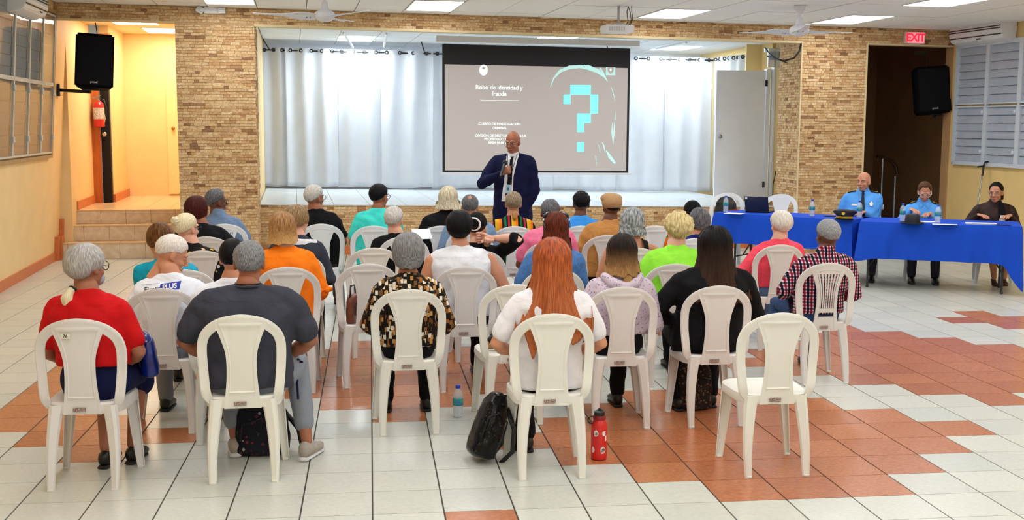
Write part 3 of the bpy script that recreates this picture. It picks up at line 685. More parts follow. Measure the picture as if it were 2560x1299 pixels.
def swoosh(pts, w):
    b = NB(); P = [sloc(*p) for p in pts]; n = len(P); L_, R_ = [], []
    for i, (x, z) in enumerate(P):
        a = P[max(i-1, 0)]; c = P[min(i+1, n-1)]; d = Vector((c[0]-a[0], c[1]-a[1])).normalized(); q = w[i]*.5 if isinstance(w, (list, tuple)) else w*.5
        L_.append((x-d.y*q, -.0085, z+d.x*q)); R_.append((x+d.y*q, -.0085, z-d.x*q))
    for i in range(n-1): b.faces.new([b.verts.new(p) for p in (L_[i], L_[i+1], R_[i+1], R_[i])])
    return b
for pts, w in (([(1376, 218), (1384, 196), (1400, 178), (1424, 168), (1452, 166), (1476, 172)], [.005, .02, .04, .05, .045, .03]), ([(1448, 167), (1470, 168), (1495, 178), (1512, 192), (1519, 204)], [.03, .07, .06, .03, .004]), ([(1500, 170), (1508, 182), (1518, 202)], [.03, .02, .004]), ([(1528, 217), (1534, 236), (1538, 252)], [.004, .012, .003]), ([(1539, 280), (1535, 330), (1533, 361)], [.003, .02, .003]), ([(1531, 305), (1530, 330), (1532, 355)], [.003, .02, .003]), ([(1516, 376), (1525, 392), (1538, 408)], [.01, .05, .03]), ([(1489, 390), (1490, 400), (1492, 412)], [.01, .008, .004]), ([(1506, 356), (1510, 366), (1513, 380)], [.012, .02, .01]), ([(1495, 362), (1499, 368), (1500, 380)], .008)):
    obj('slide_figure', swoosh(pts, w), pale_m, scr)

# stage door, its frame and the small window above
dv = 1.4; du0, dzt = onv(1793, 175, dv); du1 = onv(1915, 173, dv)[0]
grey_d = mat('grey painted door', S(232, 236, 244), .5, var=.03, scale=3)
b = NB(); rbox(b, du0, du1, dv, dv+.045, zs(du0)+.01, dzt); d3 = structure('door_3', b, grey_d)
b = NB(); u, z = onv(1798, 341, dv); ell(b, W(u, dv-.05, z), (.032, .03, .032)); tube(b, [W(u, dv-.04, z), W(u, dv, z)], .014, 8); obj('door_handle', b, steel_m, d3, smooth=0)
b = NB()
for z in (dzt-.2, zs(6)+.25): rbox(b, du1-.005, du1+.035, dv-.02, dv+.02, z-.05, z+.05)
obj('hinge', b, blackmetal_m, d3)
b = NB(); rbox(b, du1+.015, du1+.075, dv-.02, dv+.1, zs(6.8), dzt+.03); rbox(b, du1+.10, du1+.13, dv-.1, dv+.02, zs(6.8), dzt+.33); rbox(b, du1-.02, du1+.35, dv+.0, dv+.06, dzt+.30, dzt+.36)
obj('door_frame', b, whitep_m, d3)
win = NB(); ua, ub = onv(1921, 140, 1.3)[0], onv(1962, 140, 1.3)[0]; zb, zt = onv(1930, 168, 1.3)[1], onv(1930, 122, 1.3)[1]
rbox(win, ua, ub+.1, 1.3, 1.34, zb, zt); win = structure('window_3', win, whitep_m)
b = NB(); ym = (zb+zt)/2; rbox(b, ua+.03, ua+.12, 1.29, 1.3, ym-.03, zt-.04); rbox(b, ua+.15, ub, 1.29, 1.3, ym-.03, zt-.04); obj('pane', b, mat('sky pane', S(150, 170, 190), .1), win)

# exit sign, safety light
ev = -.80; u0, z1 = onv(2264, 79, ev); u1, z0 = onv(2312, 110, ev)
ex = thing('exit_sign', 'red glowing exit sign on the stone beam at right', 'sign', W((u0+u1)/2, -.745, z0), TH)
w_ = u1-u0; h_ = z1-z0
b = NB(); box2(b, (-w_/2, -.055, 0), (w_/2, 0, h_), bevel=.006); obj('sign_case', b, mat('sign case', S(226, 200, 196), .4, var=.03), ex)
b = NB(); box2(b, (-w_*.36, -.058, h_*.08), (w_*.46, -.054, h_*.94)); obj('sign_face', b, glow('lit pink', S(255, 130, 140), 1.0), ex)
text_obj('lettering', 'EXIT', h_*.92, glow('lit red', S(255, 25, 50), 1.6), (w_*.02, -.0595, h_*.5), (1, 0, 0), (0, 0, 1), ex, bold=.004, spacing=.9)
u0, z1 = onv(492, 17, -.80); u1, z0 = onv(562, 39, -.80); um = (u0+u1)/2; zz = z0+.02
em = thing('emergency_light', 'white twin-head emergency light high on the left stone pillar', 'emergency light', W(um, -.75, zz), TH)
b = NB(); box2(b, (-.09, -.06, 0), (.1, 0, .09), bevel=.012); obj('light_body', b, whitep_m, em)
for s, rr in ((-1, .5), (1, -.05)):
    b = NB(); box(b, (s*.135, -.07, .045), (.095, .05, .085), rot=Matrix.Rotation(rr, 3, 'Y'), bevel=.012); h = obj('lamp_head', b, whitep_m, em)
    b = NB()
    for q in (-.02, .005, .03): box(b, (s*.135, -.0965, .045+q), (.07, .004, .006), rot=Matrix.Rotation(rr, 3, 'Y'))
    obj('lens_rib', b, mat('grey lens', S(180, 182, 186), .3), h)

# ceiling fans
fan_m = mat('white fan', S(222, 224, 232), .4, var=.02)
def fan(px, py, v, yaw, label):
    u, z = onv(px, py, v); t = thing('ceiling_fan', label, 'ceiling fan', W(u, v, z), yaw, 'white ceiling fans')
    top = zc(u)-z
    b = NB(); tube(b, [(0, 0, .05), (0, 0, top-.05)], .015, 10); obj('rod', b, fan_m, t, smooth=.6)
    b = NB(); lathe(b, [(.02, top-.09), (.06, top-.05), (.07, top), (.01, top)], 18); obj('canopy', b, fan_m, t, smooth=.6)
    b = NB(); lathe(b, [(.01, -.065), (.07, -.055), (.115, -.02), (.12, .01), (.10, .045), (.05, .07), (.03, .16), (.005, .16)], 24); obj('motor_housing', b, fan_m, t, smooth=.8)
    for k in range(3):
        a = 2*PI*k/3; b = NB(); rows = []
        for i in range(15):
            s = i/14; r_ = .10+.68*s; wd = (.055+.075*math.exp(-((s-.25)/.2)**2))*(1-.55*s)+.012*(1-s); tw = .25*(1-s)+.06
            cx = .03*math.sin(s*2)
            rows.append([b.verts.new((r_, cx+q*wd, -.01+q*wd*math.tan(tw)+dz+.02*s)) for q, dz in ((-1, 0), (-.4, .004), (.4, .004), (1, 0), (1, -.004), (-1, -.004))])
        for i in range(14):
            for j in range(6): b.faces.new((rows[i][j], rows[i+1][j], rows[i+1][(j+1) % 6], rows[i][(j+1) % 6]))
        b.faces.new(rows[0]); b.faces.new(rows[-1][::-1]); bmesh.ops.rotate(b, verts=b.verts, matrix=Matrix.Rotation(a, 3, 'Z')); bmesh.ops.recalc_face_normals(b, faces=b.faces)
        bl = obj('blade', b, fan_m, t, smooth=.5); b = NB()
        for x, y in ((.16, .03), (.16, -.03), (.20, .03), (.20, -.03)): ell(b, (x, y, -.022), (.006, .006, .004), 8)
        bmesh.ops.rotate(b, verts=b.verts, matrix=Matrix.Rotation(a, 3, 'Z')); obj('screw', b, black_m, bl)
fan(812, 40, -3.2, PI+.10, 'white three-blade ceiling fan above the left stone pillar')
fan(1998, 77, -3.2, .18+.06, 'white three-blade ceiling fan above the right stone pillar')

# projector
pv = -2.5; u, z = onv(1544, 74, pv)
pj = thing('projector', 'white projector hanging from the ceiling on a pole', 'projector', W(u, pv, z), TH)
b = NB(); box2(b, (-.19, -.15, -.045), (.17, .13, .05), bevel=.015); obj('projector_body', b, whitep_m, pj, smooth=.5)
b = NB()
for k in range(7): box(b, (-.14+k*.03, -.151, 0), (.018, .004, .05))
obj('vent_grille', b, mat('pale grey plastic', S(190, 192, 198), .5), pj)
b = NB(); tube(b, [(.09, .12, 0), (.09, .16, 0)], .035, 14); obj('lens', b, black_m, pj)
b = NB(); box2(b, (-.07, -.06, .05), (.09, .06, .07)); tube(b, [(.01, 0, .06), (.01, 0, zc(u)-z)], .016, 10); obj('ceiling_mount', b, mat('mount grey', S(170, 168, 170), .4, metal=.3), pj, smooth=.6)
b = NB()
for k, (x, s) in enumerate(((.12, .03), (.16, -.02), (.18, .05))):
    tube(b, [(.10+.01*k, .02, zc(u)-z), (.12+s, .02, .36), (x, .03, .22), (x+.02, .05, .1+.02*k), (x-.02, .1, .03)], .005, 6)
tag(obj('projector_cable', b, black_m, smooth=0), 'black cables looping down beside the ceiling projector', 'cable'); bpy.data.objects['projector_cable'].matrix_world = Matrix.Translation(pj.location)
# air conditioners
def aircon(loc, rz_, L_, label, tilt=0):
    t = thing('air_conditioner', label, 'air conditioner', loc, rz_, 'wall air conditioners')
    b = NB(); prof = [(0, .0), (-.10, -.0), (-.20, .04), (-.24, .12), (-.235, .24), (-.20, .29), (0, .29)]
    A = [b.verts.new((-L_/2, y, z)) for y, z in prof]; B_ = [b.verts.new((L_/2, y, z)) for y, z in prof]; n = len(prof)
    b.faces.new(A); b.faces.new(B_[::-1])
    for i in range(n): b.faces.new((A[i], B_[i], B_[(i+1) % n], A[(i+1) % n]))
    bmesh.ops.recalc_face_normals(b, faces=b.faces); bmesh.ops.bevel(b, geom=b.edges[:], offset=.01, segments=2, affect='EDGES'); obj('case', b, whitep_m, t, smooth=.5)
    for k, (y, z) in enumerate(((-.238, .20), (-.242, .17), (-.232, .09))):
        b = NB(); box(b, (0, y, z), (L_*.97, .012, .012)); obj('vent_slot', b, black_m, t)
    b = NB(); box(b, (L_*.1, -.247, .05), (.10, .01, .018), bevel=.004); obj('display', b, blackmetal_m, t)
acv = onu(2424, 95, 8.55)
aircon(W(8.79, -1.0-.62, 2.99), -PI/2+TH, 1.25, 'long white wall air conditioner above the louvred window at right')
aircon(W(-3.73, -2.75, 3.0), PI/2+TH, 1.1, 'wall air conditioner in the upper left corner, only its end showing')

# loudspeakers
def speaker(px0, py0, px1, py1, v, yaw, roll, label, side, wallpt):
    u, z = onv((px0+px1)/2, (py0+py1)/2, v); w = onv(px1, py0, v)[0]-onv(px0, py0, v)[0]; h = onv(px0, py0, v)[1]-onv(px0, py1, v)[1]
    t = thing('loudspeaker', label, 'loudspeaker', W(u, v, z), TH+yaw, 'black loudspeakers on wall arms')
    R3 = Matrix.Rotation(roll, 3, 'Y') @ Matrix.Rotation(-.10, 3, 'X')
    b = NB(); vs = [b.verts.new(R3 @ Vector((x*w/2*(1 if y < 0 else .7), y*.17, zz*h/2))) for zz in (-1, 1) for x, y in ((-1, -1), (1, -1), (1, 1), (-1, 1))]
    for q in ((3, 2, 1, 0), (4, 5, 6, 7), (0, 1, 5, 4), (1, 2, 6, 5), (2, 3, 7, 6), (3, 0, 4, 7)): b.faces.new([vs[i] for i in q])
    bmesh.ops.bevel(b, geom=b.edges[:], offset=.025, segments=3, affect='EDGES'); obj('cabinet', b, mat('speaker black', S(6, 6, 10), .8, spec=.1), t, smooth=.6)
    b = NB(); box(b, R3 @ Vector((0, -.175, 0)), (w*.88, .012, h*.9), rot=R3, bevel=.005); gr = obj('grille', b, mat('speaker grille', S(10, 10, 16), .7, bump=.6, bscale=500, spec=.15), t)
    q = R3 @ Vector((0, -.1835, -h*.40)); me = text_obj('badge', 'proel', .042, mat('badge silver', S(220, 220, 225), .3, metal=.4), q, R3 @ Vector((1, 0, 0)), R3 @ Vector((0, 0, 1)), t)
    Mi = (Matrix.Translation(t.location) @ Matrix.Rotation(TH+yaw, 4, 'Z')).inverted()
    wp_ = Mi @ W(*wallpt); b = NB(); bot = R3 @ Vector((side*w*.1, 0, -h/2))
    box(b, bot+Vector((0, 0, -.01)), (.2, .14, .02)); tube(b, [bot+Vector((0, 0, -.04)), wp_], .022, 10); box(b, wp_, (.04, .12, .16)); obj('wall_arm', b, blackmetal_m, t)
    b = NB(); top = R3 @ Vector((.02, .12, h/2)); a_ = zl(u)-.0-z
    tube(b, [top, top+Vector((-.01, 0, (a_-top.z)*.5)), Vector((top.x-.02, top.y, a_))], .006, 6); obj('cable', b, black_m, t)
speaker(189, 88, 286, 224, -.5, .12, .055, 'black loudspeaker hung in the left passage opening', -1, (-3.77, -.35, 2.26))
speaker(2282, 168, 2363, 286, -.55, -.12, -.07, 'black loudspeaker hung in the dark opening at right', 1, (8.74, -.5, 2.08))

# fire extinguishers
red_m = mat('extinguisher red', S(196, 20, 26), .3, var=.05, coat=.4)
def extinguisher(u, v, z, label):
    t = thing('fire_extinguisher', label, 'fire extinguisher', W(u, v, z), TH, 'red fire extinguishers')
    b = NB(); lathe(b, [(.06, 0), (.078, .012), (.08, .30), (.07, .35), (.035, .385), (.022, .40), (.01, .40)], 22); obj('cylinder', b, red_m, t, smooth=.7)
    b = NB(); lathe(b, [(.0795, .12), (.0815, .12), (.0815, .29), (.0795, .29)], 22); obj('paper_label', b, mat('extinguisher label', S(232, 226, 220), .6, col2=S(150, 130, 130), scale=60), t, smooth=.7)
    b = NB(); tube(b, [(0, 0, .39), (0, 0, .44)], .016, 8); box(b, (-.03, 0, .455), (.14, .02, .012), rot=Matrix.Rotation(-.3, 3, 'Y')); box(b, (-.02, 0, .43), (.1, .018, .01)); obj('valve', b, steel_m, t)
    b = NB(); tube(b, [(.02, 0, .43), (.08, 0, .40), (.105, 0, .3), (.1, 0, .16)], .011, 8); obj('hose', b, black_m, t, smooth=0)
    b = NB(); box(b, (0, .085, .25), (.06, .02, .2)); obj('wall_bracket', b, black_m, t)
u, z = onv(249, 318, 1.80); extinguisher(u, 1.78, z, 'fire extinguisher on the cream wall of the left passage')
u, z = onv(2163, 436, .3); extinguisher(7.42, .12, z, 'fire extinguisher half hidden behind the right stone pillar')
u0, z1 = onv(2163, 280, .3); u1, z0 = onv(2180, 346, .3)
b = NB(); box2(b, (0, 0, z0), (.16, .01, z1)); s_ = tag(obj('safety_sign', b, mat('sign red', S(190, 30, 60), .5)), 'red upright safety sign above the half hidden extinguisher', 'sign'); s_.location = W(7.305, .3, 0)
b = NB(); box2(b, (.02, -.004, z0+.03), (.13, 0, z1-.03)); s2_ = obj('sign_print', b, mat('sign pale', S(210, 190, 190), .5), s_); 
b = NB(); box2(b, (.035, -.007, z0+.05), (.115, -.003, z1-.05)); obj('sign_print', b, MATS['sign red'], s_)

# handrail
hr = NB(); pts = []
for px, py in ((2192, 391), (2208, 393), (2228, 401), (2240, 416), (2243, 435)): u, z = onv(px, py, .9); pts.append(W(u, .9, z))
tube(hr, pts, .03, 10); hrr = thing('handrail', 'curved brown handrail on steel posts in the dark opening', 'handrail', W(8.3, .9, 0))
hrr.location = (0, 0, 0); obj('rail', hr, mat('rail brown', S(70, 44, 34), .3), hrr, smooth=.8)
for px, py in ((2207, 394), (2238, 440)):
    u, z = onv(px, py, .9); b = NB(); tube(b, [W(u, .9, .0), W(u, .9, z)], .022, 8); obj('post', b, steel_m, hrr, smooth=.6)
b = NB(); u, z = onv(2300, 132, .6); box(b, W(u, .6, z), (.22, .06, .06), bevel=.01); tag(obj('emergency_light', b, mat('dim plastic', S(120, 110, 90), .5)), 'small twin lamp high in the dark opening', 'emergency light')
# wall switch, cables, cane
b = NB(); tube(b, [W(6.39, -.75, 3.0), W(6.36, -.77, 2.9), W(6.28, -.77, 2.8), W(6.16, -.7, 2.76), W(6.08, -.3, 2.85)], .014, 7); tube(b, [W(6.08, -.2, 2.98), W(6.1, -.3, 2.9), W(6.13, -.5, 2.8), W(6.2, -.7, 2.74)], .008, 6)
tag(obj('cable', b, black_m, smooth=0), 'black cable looping at the top of the right stone pillar', 'cable')
b = NB(); tube(b, [W(7.04, 1.3, 2.0), W(6.99, 1.2, 1.4), W(6.86, 1.15, .9), W(6.84, 1.1, .66)], .008, 6); tag(obj('cable', b, black_m, smooth=0), 'thin black cable hanging beside the open grey door', 'cable')
cv_, cz = onu(2447, 408, 8.62)
cane = thing('walking_cane', 'grey walking cane with black hooked handle leaning on the right wall', 'cane', W(8.3, cv_, 0)); cane.location = (0, 0, 0)
b = NB(); ctop = W(8.70, cv_, cz-.02); cbot = W(8.45, cv_-.15, .0); tube(b, [cbot, ctop], .011, 8); obj('shaft', b, steel_m, cane, smooth=.6)
b = NB(); P = ctop; d_ = (ctop-cbot).normalized(); tube(b, [P-d_*.16, P, P+Vector((.02, 0, .035)), P+Vector((.06, 0, .04)), P+Vector((.085, 0, .01)), P+Vector((.085, 0, -.01))], .014, 8); tube(b, [P-d_*.02, P-d_*.02+Vector((-.09, 0, -.01))], .012, 8); obj('handle', b, black_m, cane, smooth=.8)

# ------------------------------------------------------------------ chairs
ch_cream = mat('cream plastic', S(229, 228, 219), .38, var=.03, scale=5)
ch_grey = mat('pinkish white plastic', S(220, 216, 213), .38, var=.03, scale=5)
ch_white = mat('white chair plastic', S(232, 236, 240), .35, var=.02, scale=5)
label_m = mat('worn sticker', S(196, 170, 160), .6, col2=S(70, 56, 50), scale=180, detail=1)
def backy(z, x=0): return .044-.044*((z-.44)/.43) + .040*(abs(x)/.2)**2*min(1, max(0, (z-.40)/.2))
def chair_parts(kind):
    P = {}
    # back frame: an arch from seat corner to seat corner
    b = NB(); path = []
    prof = [(.158, .410), (.172, .430), (.184, .47), (.192, .55), (.197, .62), (.199, .68), (.196, .725), (.183, .765), (.160, .795), (.128, .820), (.085, .838), (.04, .847), (0, .850)]
    pts = [(x, z) for x, z in prof] + [(-x, z) for x, z in prof[-2::-1]]
    fine = []
    for i in range(len(pts)-1):
        p0, p1, p2, p3 = (Vector(pts[max(0, min(len(pts)-1, i+k))]) for k in (-1, 0, 1, 2))
        for s in range(3): t = s/3; fine.append(tuple(.5*((2*p1)+(p2-p0)*t+(2*p0-5*p1+4*p2-p3)*t*t+(3*p1-p0-3*p2+p3)*t**3)))
    pts = fine+[pts[-1]]
    n = len(pts); rows = []
    for i, (x, z) in enumerate(pts):
        a = pts[max(i-1, 0)]; c = pts[min(i+1, n-1)]; d = Vector((c[0]-a[0], c[1]-a[1])).normalized(); nx, nz_ = d.y, -d.x    # points outwards
        s = abs(i-(n-1)/2)/((n-1)/2); w = .024+.004*(1-s)**2*1.0 - (.012*(s-.86)/.14 if s > .86 else 0); row = []
        for q, t in ((-1, -.3), (-1, .35), (-.86, .62), (-.6, .45), (.25, .62), (.8, .72), (1, .35), (1, -.7), (.8, -.75), (-.8, -.35)):
            xx, zz = x+nx*w*q, z+nz_*w*q; row.append(b.verts.new((xx, backy(zz, x)-t*.010+max(0, .47-zz)*.35, zz)))
        rows.append(row)
    for i in range(n-1):
        for k in range(10): b.faces.new((rows[i][k], rows[i][(k+1) % 10], rows[i+1][(k+1) % 10], rows[i+1][k]))
    b.faces.new(rows[0]); b.faces.new(rows[-1][::-1]); bmesh.ops.recalc_face_normals(b, faces=b.faces); P['back_frame'] = b
    # the shaped centre panel
    def hw(z):
        t = (z-.42)/.41
        return .086+.004*math.cos(t*3) - .012*math.sin(PI*min(1, t*1.3)) + .055*max(0, (t-.55)/.45)**2.0
    def sheet(b, fx, zs_, th, off=lambda s, z: 0):
        F = []
        for side in (0, 1):
            rows = []
            for z in zs_:
                rows.append([b.verts.new((s*hw(z), backy(z, s*hw(z)) - (th/2 if side == 0 else -th/2) - (off(s, z) if side == 0 else 0), z)) for s in fx])
            F.append(rows)
        R_, C_ = len(zs_), len(fx)
        for i in range(R_-1):
            for j in range(C_-1):
                b.faces.new((F[0][i][j], F[0][i][j+1], F[0][i+1][j+1], F[0][i+1][j])); b.faces.new((F[1][i][j+1], F[1][i][j], F[1][i+1][j], F[1][i+1][j+1]))
        for i in range(R_-1):
            b.faces.new((F[1][i][0], F[0][i][0], F[0][i+1][0], F[1][i+1][0])); b.faces.new((F[0][i][-1], F[1][i][-1], F[1][i+1][-1], F[0][i+1][-1]))
        for j in range(C_-1):
            b.faces.new((F[0][0][j+1], F[0][0][j], F[1][0][j], F[1][0][j+1])); b.faces.new((F[0][-1][j], F[0][-1][j+1], F[1][-1][j+1], F[1][-1][j]))
    zz = [.382, .40, .425, .44, .462, .468, .474, .48] + [.48+.33*i/16 for i in range(1, 17)] + [.818, .826, .834]
    fx = [-1, -.93, -.82, -.79, -.76, -.73, -.5, 0, .5, .73, .76, .79, .82, .93, 1]
    def ridge(s, z):
        inset = abs(s) < .745 and .472 < z < .822
        e = .0 if inset else .0022
        if abs(abs(s)-.79) < .02 and .466 < z < .826: e = .0042
        if abs(abs(s)-.96) < .05: e += .002
        if (.466 <= z <= .469 or .817 <= z <= .827) and abs(s) < .8: e = .005
        return e
    b = NB()
    if kind == 'panel': sheet(b, fx, zz, .006, ridge)
    else:
        for side in (-1, 1): sheet(b, [side*1.0, side*.9, side*.8, side*.72][::side], zz, .012)
        mid = [-.72, 0, .72]; sheet(b, [-1, -.72, 0, .72, 1], [.382, .44, .475, .485], .008); sheet(b, mid, [.515, .53, .545], .008); sheet(b, mid, [.795, .815, .834], .008)
        if kind == 'slots': sheet(b, [-.72, -.36, 0, .36, .72], [.54, .6, .66, .72, .8], .006)
        else:
            for k in range(7):
                s = -.62+k*.205; sheet(b, [s-.045, s, s+.045], [.54, .6, .66, .72, .8], .008)
    bmesh.ops.recalc_face_normals(b, faces=b.faces); P['back_panel'] = b
    # seat
    b = NB(); rows = []; N_ = 36
    def outline(k, inset=0):
        a = 2*PI*k/N_; cx, sy = math.cos(a), math.sin(a); e = .42
        x = math.copysign(abs(cx)**e, cx)*(.197-inset); y = .238+math.copysign(abs(sy)**e, sy)*(.192-inset)
        x *= 1+.10*(y-.23)/.2*.5; return x, y
    for ins, z in ((.0, .385), (-.004, .40), (-.002, .432), (.010, .442), (.03, .440), (.08, .432), (.15, .428)): rows.append([b.verts.new((*outline(k, ins), z)) for k in range(N_)])
    for i in range(len(rows)-1):
        for k in range(N_): b.faces.new((rows[i][k], rows[i][(k+1) % N_], rows[i+1][(k+1) % N_], rows[i+1][k]))
    b.faces.new(rows[-1])
    low = [b.verts.new((*outline(k, .01), .388)) for k in range(N_)]; low2 = [b.verts.new((*outline(k, .02), .425)) for k in range(N_)]
    for k in range(N_):
        j = (k+1) % N_; b.faces.new((rows[0][j], rows[0][k], low[k], low[j])); b.faces.new((low[j], low[k], low2[k], low2[j]))
    b.faces.new(low2[::-1]); bmesh.ops.recalc_face_normals(b, faces=b.faces); P['seat'] = b
    # legs: channels open to the inside of the chair
    for nm, sx, rear in (('leg', -1, 1), ('leg.b', 1, 1), ('leg.c', -1, 0), ('leg.d', 1, 0)):
        b = NB(); rows = []
        for i in range(9):
            t = i/8; z = .43*(1-t); s = .036*(1-t)+.019*t
            if rear: c = Vector((sx*(.128+.028*t+.01*math.sin(PI*t)), .056-.056*t**1.3, z)); A = Vector((sx*.35, 1, 0)).normalized()
            else: c = Vector((sx*(.150+.045*t), .395+.0*t, z)); A = Vector((sx*.5, -1, 0)).normalized()
            B2 = Vector((-A.y, A.x, 0)); rows.append([b.verts.new(c - A*(y*s) + B2*(x*s)) for x, y in ((-1.0, -.55), (-.98, .15), (-.6, .5), (.6, .5), (.98, .15), (1.0, -.55), (.82, -.55), (.78, .1), (.5, .3), (-.5, .3), (-.78, .1), (-.82, -.55))])
        for i in range(8):
            for k in range(12): b.faces.new((rows[i][k], rows[i][(k+1) % 12], rows[i+1][(k+1) % 12], rows[i+1][k]))
        b.faces.new(rows[0]); last = rows[-1]; b.faces.new(last[::-1]); bmesh.ops.recalc_face_normals(b, faces=b.faces)
        ctr = sum((v.co for v in last), Vector())/12; vs = box(b, ctr+Vector((0, 0, .006)), (.03, .026, .012), bevel=.003); P[nm] = b
    b = NB(); box(b, (-.012, backy(.41)-.0115+.0, .408), (.062, .003, .020)); P['sticker'] = b
    return P
# the rear rim that carries the sticker sits on the seat edge
PROTO = {}
for kind in ('panel', 'slats', 'slots'):
    P = chair_parts(kind); PROTO[kind] = {}
    for k, b in P.items():
        me = bpy.data.meshes.new('plastic_'+k); b.to_mesh(me); b.free(); shade(me, .7); PROTO[kind][k] = me
MESHC = {}
def chair(x, y, yaw, label, m=None, kind='panel', number=None, group='white plastic chairs', cat='chair', tilt=0):
    m = m or ch_grey
    t = thing('plastic_chair', label, cat, (x, y, 0), yaw, group)
    for k, me in PROTO[kind].items():
        key = (kind, k, m.name)
        if key not in MESHC:
            q = me.copy(); q.materials.append(label_m if k == 'sticker' else m); MESHC[key] = q
        obj(k.split('.')[0], None, None, t, mesh=MESHC[key])
    if number:
        b = NB(); box(b, (-.055, backy(.79, .06)-.0115, .79), (.045, .002, .026)); s = obj('number_sticker', b, mat('number paper', S(226, 222, 206), .6), t)
        text_obj('number', number, .022, mat('ink', S(30, 30, 30), .6), (-.055, backy(.79, .06)-.0135, .79), (1, 0, 0), (0, 0, 1), s, bold=.0006)
    return t
def chair_px(px, py, yaw, label, **k): p = wz(px, py, .874); return chair(p.x, p.y, yaw, label, **k)
CHAIRS = {}
def cc(key, px, py, yaw, label, m=None, **k): CHAIRS[key] = chair_px(px, py, yaw, label, m=m, **k)
cc('A1', 190, 798, -.04, 'chair numbered 76 under the woman in the red top', ch_grey, number='76')
cc('A2', 600, 788, .03, 'cream-white chair under the big man in the dark grey T-shirt', ch_cream)
cc('A3', 1022, 724, .02, 'chair under the grey-haired woman in the maze-patterned blouse', ch_cream)
cc('A4', 1385, 785, .0, 'yellowish chair under the long red-haired woman', ch_cream)
cc('A5', 1560, 718, .0, 'chair under the woman in the pale floral hoodie', ch_grey)
cc('A6', 1800, 715, .02, 'chair under the woman with long black hair in black', ch_grey)
cc('A7', 1957, 783, .0, 'empty yellowish chair in the front right, nothing on it', ch_cream)
cc('A8', 2075, 658, .03, 'chair with a slatted back under the man in the plaid shirt', ch_grey, kind='slats')
cc('B1', 400, 722, .02, 'chair under the bent white-haired man with the blue logo on his shirt', ch_grey)
cc('B2', 560, 735, .02, 'chair mostly hidden by the big man in the dark grey T-shirt', ch_cream)
cc('B3', 718, 668, .04, 'chair under the woman in the orange top', ch_grey)
cc('B4', 920, 660, .06, 'empty chair with a brown bag hanging inside its left opening', ch_grey)
cc('B5', 1165, 667, .0, 'chair under the man in the white sleeveless shirt', ch_grey)
cc('B6', 1290, 712, .06, 'cream chair just left of the long red-haired woman, a sandal on its seat', ch_cream)
cc('B7', 1385, 672, .0, 'chair under the auburn-haired woman in denim', ch_cream)
cc('B8', 1690, 660, .0, 'chair under the curly blonde woman in lime green', ch_grey)
cc('B9', 1954, 612, .05, 'chair under the white-haired woman in coral pink', ch_grey)
cc('C1', 504, 627, .0, 'chair under the blonde woman with the hair bun', ch_grey)
cc('C0', 455, 674, .0, 'chair under the brown-haired woman in turquoise', ch_grey)
cc('C2', 738, 634, .04, 'chair under the woman in the dark denim jacket', ch_cream)
cc('C3', 935, 620, .03, 'empty chair behind the grey-haired man in black, left of the patterned blouse', ch_cream)
cc('C4', 1196, 626, .0, 'chair under the person clasping hands behind the neck', ch_grey)
cc('C6', 1378, 604, .0, 'chair under the man in the pink T-shirt', ch_grey)
cc('C10', 1520, 588, .0, 'chair under the man in the tan cap', ch_grey)
cc('C11', 1592, 620, .0, 'chair under the woman with wavy grey hair', ch_grey)
cc('D0', 515, 592, .0, 'chair under the dark-red-haired woman in black', ch_grey)
cc('D1', 560, 560, .0, 'slatted chair beside the left stone pillar', ch_white, kind='slats')
cc('D2', 803, 560, .0, 'chair with thin slots under the short-haired woman in black', ch_white, kind='slots')
cc('D3', 934, 565, .0, 'chair under the person in the bright turquoise T-shirt', ch_white)
cc('D3b', 1010, 592, .0, 'chair under the grey-haired man in black, seen just behind the turquoise T-shirt', ch_white)
cc('D4', 1102, 565, .0, 'chair under the white-blonde woman in black', ch_white)
cc('D5', 1175, 575, .0, 'chair under the balding man in the denim shirt', ch_white)
cc('D6', 1287, 566, .0, 'chair under the woman in the striped colourful blouse', ch_white)
cc('D8', 1452, 565, .0, 'chair under the person in the bright blue T-shirt', ch_white)
cc('D9', 1640, 565, .0, 'empty white chair in the front row near the curly blonde woman', ch_white)
cc('D10', 1742, 596, .0, 'chair hidden behind the black-haired woman, under the man in navy', ch_white)
cc('D11', 1730, 566, .0, 'chair hidden under the person in the black cap', ch_white)
# ------------------------------------------------------------------ people
def skin(name, col): return mat(name, col, .5, var=.06, scale=14, sub=.12, bump=.08, bscale=300, spec=.35)
SK = {'pale': skin('pale skin', S(222, 170, 146)), 'tan': skin('tan skin', S(200, 140, 108)), 'brown': skin('brown skin', S(160, 102, 76)), 'dark': skin('dark skin', S(110, 68, 52))}
lip_m = mat('lips', S(160, 84, 78), .45, var=.05)
